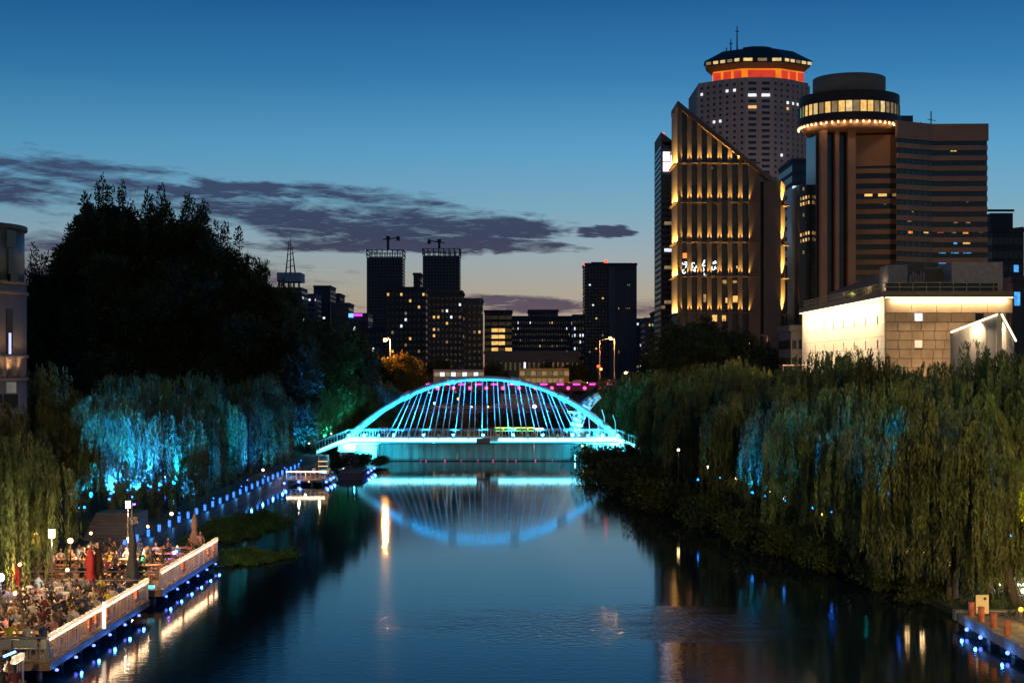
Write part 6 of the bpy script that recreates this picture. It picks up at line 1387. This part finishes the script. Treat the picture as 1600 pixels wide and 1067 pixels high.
t = thing('speaker_box', 'black speaker box on a pole above the far terrace', 'speaker', (gx(196, 95), 96.6, ZD)); MB().tube([(0, 0, 0), (0, 0, 3.6)], .05, 6).build('pole', dk, t); MB().box(-.16, .30, .1, .4, 2.5, 2.95).build('cabinet', M('black_cabinet', (.012, .012, .012), .6), t); MB().box(.1, .3, -.27, -.252, 3.7, 3.8).build('lamp', E('blue_violet', (.15, .08, 1), 6), t)

# ================================================================ far small dock with lit rail and covered barge
t = thing('small_dock', 'small lit wooden dock at the end of the bollard quay', 'deck', (-23.2, 176, 0)); 
MB().box(-2.3, 2.2, -3, 7, .45, .62).build('deck', woodf, t)
for i in range(4): MB().cyl((-2+i*1.3, -2.7), .1, -1, .45, 8).build('pile', dk, t)
q = MB()
for a in np.linspace(-2.2, 2.1, 9): q.box(a-.03, a+.03, -2.95, -2.89, .62, 1.55)
q.box(-2.2, 2.1, -2.95, -2.89, 1.5, 1.56); q.box(-2.2, 2.1, -2.95, -2.89, .9, .94); q.build('railing', steel, t)
MB().box(-2.2, 2.1, -3.0, -2.96, 1.44, 1.49).build('led_strip', strip, t)
point('dock_light', (-1, -1.5, 2.2), WARM, 110, .1, t); point('dock_light', (1.2, -.5, 2.4), WARM, 110, .1, t); point('dock_front_light', (0, -3.6, 1.2), WARM, 40, .1, t)
for i, (a, b) in enumerate(((-21, 176), (-22.6, 175), (-24.6, 177.5))):
    sh_ = ('beige', 'white', 'brown')[i]; person(PM[i+1], a, b, .62, 2.6+i*.3, sh_, 'diner in %s on the small far dock' % sh_, 'seated diners', 0); bt = thing('bench', 'short bench under the diner in %s on the small far dock' % sh_, 'bench', (a, b, .62), 0, 'benches at the dining tables'); put('seat', BMh[0], bt, sc=(.3, 1, 1)); [put('leg', BMh[1], bt, (s4, 0, 0)) for s4 in (-.25, .25)]
t = thing('light_rack', 'small stacked lit shelf on the far dock', 'shelf', (-21.9, 178, .62)); 
for i in range(3): MB().box(-.55, .55, -.2, .2, .6+i*.55, .66+i*.55).build('shelf_board', edge, t)
for a in (-.5, .5): MB().box(a-.03, a+.03, -.18, .18, 0, 2.3).build('upright', woodt, t)
for i, (x_, y, z) in enumerate(((-24.0, 172.9, .35), (-20.9, 172.9, .35), (-20.8, 176, .4), (-20.8, 179, .4), (-17.6, 188, .4), (-17.6, 192, .4), (-17.6, 196, .4), (-25.2, 170, .4))):
    t = thing('blue_edge_lamp', 'blue lamp at the small far dock, %s from its front corner' % orw(i), 'lamp', (x_, y, z), group='blue lamps of the far dock'); MB().ball((0, 0, 0), .16, 8, 5).build('lens', blued, t); MB().box(-.05, .05, .02, .12, -.05, .05).build('bracket', dk, t); point('blue_light', (.2, -.3, .1), (.03, .2, 1), 30, .1, t)
t = thing('moored_barge', 'dark open moored barge beyond the small dock', 'boat', (-19.2, 186, 0)); hull = [(-1.5, -5), (1.5, -5), (1.6, 5), (0, 7), (-1.6, 5)]
MB().prism([(a*.85, b*.95) for a, b in hull], -.2, .6, 0, hull).build('hull', dk2, t); 
MB().box(-1.25, 1.25, -3.8, 3.8, .61, .95).build('benches', dk, t)

for i, (x_, y, sh_) in enumerate(((-19.6, 183.5, 'black'), (-18.9, 186, 'dark green'), (-19.5, 188.5, 'navy blue'))):
    person(PS[i % 2], x_, y, .96, 2.2+i, sh_, 'person in %s standing on the dark moored barge' % sh_, None, 0)

# ================================================================ stone landing at the lower right
rd = M('bollard_terracotta', (.42, .10, .045), .75, var=.2, scale=4); lst = M('landing_stone', (.30, .24, .18), .8, var=.3, scale=2, bump=.4)
xe = 22.35
t = thing('stone_landing', 'stone-edged landing with terracotta posts at the lower right', 'landing', (xe, 55, 0))
MB().box(xe+.62, xe+14, 50, 77.5, -.6, .78).build('paving', pave, t)
y = 50.0; r = random.Random(9)
while y < 77:
    l_ = r.uniform(1.1, 1.7); y1 = min(77.4, y+l_); MB().box(xe, xe+.6, y+.02, y1-.02, .34, .84+r.uniform(-.02, .02)).build('edge_stone', lst, t)
    y = y1
    if y > 77: break
x_ = xe+.02
while x_ < 34: MB().box(x_, x_+1.3, 77.45, 78.0, .34, .84).build('edge_stone', lst, t); x_ += 1.33
for i in range(8): MB().box(xe+.25, xe+.61, 51+i*3.6, 51.5+i*3.6, -1, .335).build('pier', lst, t)
rebase(t)
for i, (px_, Yl) in enumerate(((1511, 75.8), (1535, 74.2), (1563, 72.3), (1566, 70.3), (1592, 66.6))):
    xx = max(xe+.3, gx(px_, Yl)); xx = xe+.32
    t = thing('terracotta_post', 'stubby terracotta post on the landing edge, %s from the willow' % orw(i), 'bollard', (xx, Yl, .86), group='terracotta posts on the landing'); MB().cyl((0, 0), .15, 0, .62, 14).build('shaft', rd, t, False); MB().cyl((0, 0), .17, .621, .68, 14).build('cap', rd, t)
t = thing('notice_board', 'pale notice panel with a dark round emblem standing on the landing', 'sign', (gx(1533, 76.4), 76.2, .8)); MB().box(-.32, .32, 0, .07, .1, 1.02).build('panel', M('panel_cream', (.66, .50, .30), .6, var=.08), t); MB().tube([(.13, -.006, .84), (.13, -.012, .84)], .08, 12).build('emblem', dk, t)
for a in (-.26, .26): MB().box(a-.03, a+.03, .01, .06, -.02, .1).build('foot', dk, t)
for l, px_, py_, Yl, c_, s_, kind_ in (('long cool white light tube on the landing path', 1571, 914, 84, (.8, .82, 1), 6, 'bar'), ('second cool white light tube at the picture edge on the landing path', 1597, 915, 84, (.8, .82, 1), 6, 'bar'), ('warm white ball lamp at the right picture edge above the landing', 1599, 926, 80, (1, .7, .4), 8, 'ball'), ('small blue white lamp beside the leaning trunk', 1572, 860, 84, (.25, .35, 1), 8, 'ball'), ('small amber lamp among the posts at the right edge', 1595, 955, 74, (1, .6, .1), 1.2, 'ball')):
    z = max(gz(py_, Yl), .95); t = thing('path_light', l, 'lamp', (gx(px_, Yl), Yl, .8))
    MB().tube([(0, 0, 0), (0, 0, z-.8)], .04, 6).build('stand', dk, t)
    if kind_ == 'bar': MB().ob((0, 0, z-.74), (.38, 0, 0), (0, .05, 0), (0, 0, .06)).build('tube', E('pl_%g' % s_, c_, s_), t)
    else: MB().ball((0, 0, z-.7), .13, 8, 5).build('globe', E('pb_%g' % (s_+c_[2]), c_, s_), t)
    point('glow', (0, -.5, z-.5), c_, 90 if kind_ == 'bar' else 60, .1, t)
t = thing('assumed_landing_lamp', 'assumed warm lamp post beyond the right picture edge of the landing', 'lamp', (26.2, 72.5, .8)); MB().tube([(0, 0, 0), (0, 0, 3.2)], .05, 6).build('post', dk, t); MB().ball((0, 0, 3.3), .18, 8, 6).build('globe', E('globe_9_0.6', (1, .8, .6), 9), t); point('glow', (0, -.1, 3.0), (1, .62, .32), 420, .15, t)  # assumed lamp out of view, added for warm light here
for i, (y, z) in enumerate(((75.2, .42), (73.0, .42), (69.0, .42), (65.4, .42), (61.5, .42))):
    t = thing('blue_edge_lamp', 'blue lamp under the stone landing edge, %s from the willow' % orw(i), 'lamp', (xe-.08, y, z-.14), group='blue lamps under the landing edge'); MB().ball((0, 0, 0), .10, 8, 5).build('lens', blued, t); MB().box(.02, .1, -.05, .05, -.05, .05).build('bracket', dk, t); point('blue_light', (-.25, 0, 0), (.03, .25, 1), 28, .06, t)
for i, (x_, y, sh_) in enumerate(((24.6, 72.8, 'black'), (24.9, 70.8, 'maroon'))):
    person(PS[i], x_-.2, y, .78, 1.2+i, sh_, 'person in %s standing by the landing posts at the right edge' % sh_, None, 0)
# leaning trunks by the landing
for l, pts_ in (('leaning bare trunk at the right edge over the landing', [(1592, 958, 79), (1583, 925, 79), (1570, 880, 79), (1556, 850, 79)]), ('second leaning trunk crossing behind the landing', [(1600, 948, 83), (1580, 935, 83), (1566, 905, 83), (1548, 870, 83)]), ('slim trunk just left of the landing', [(1552, 938, 84), (1545, 920, 84), (1541, 890, 84), (1540, 850, 84)])):
    base = at(*pts_[0]); base.z = .75; t = thing('leaning_tree', l, 'tree', base)
    q = [Vector((0, 0, -.2))]+[at(*p_)-base for p_ in pts_[1:]]; q.append(q[-1]+(q[-1]-q[-2])*1.6)
    MB().tube(q, [.34, .27, .22, .19, .12], 8).build('trunk', bark, t, True)
    put('crown', WIL[3][0], t, (q[-1].x, q[-1].y, q[-1].z-4.6), 1.0, .72)
print('objects', len(bpy.data.objects))
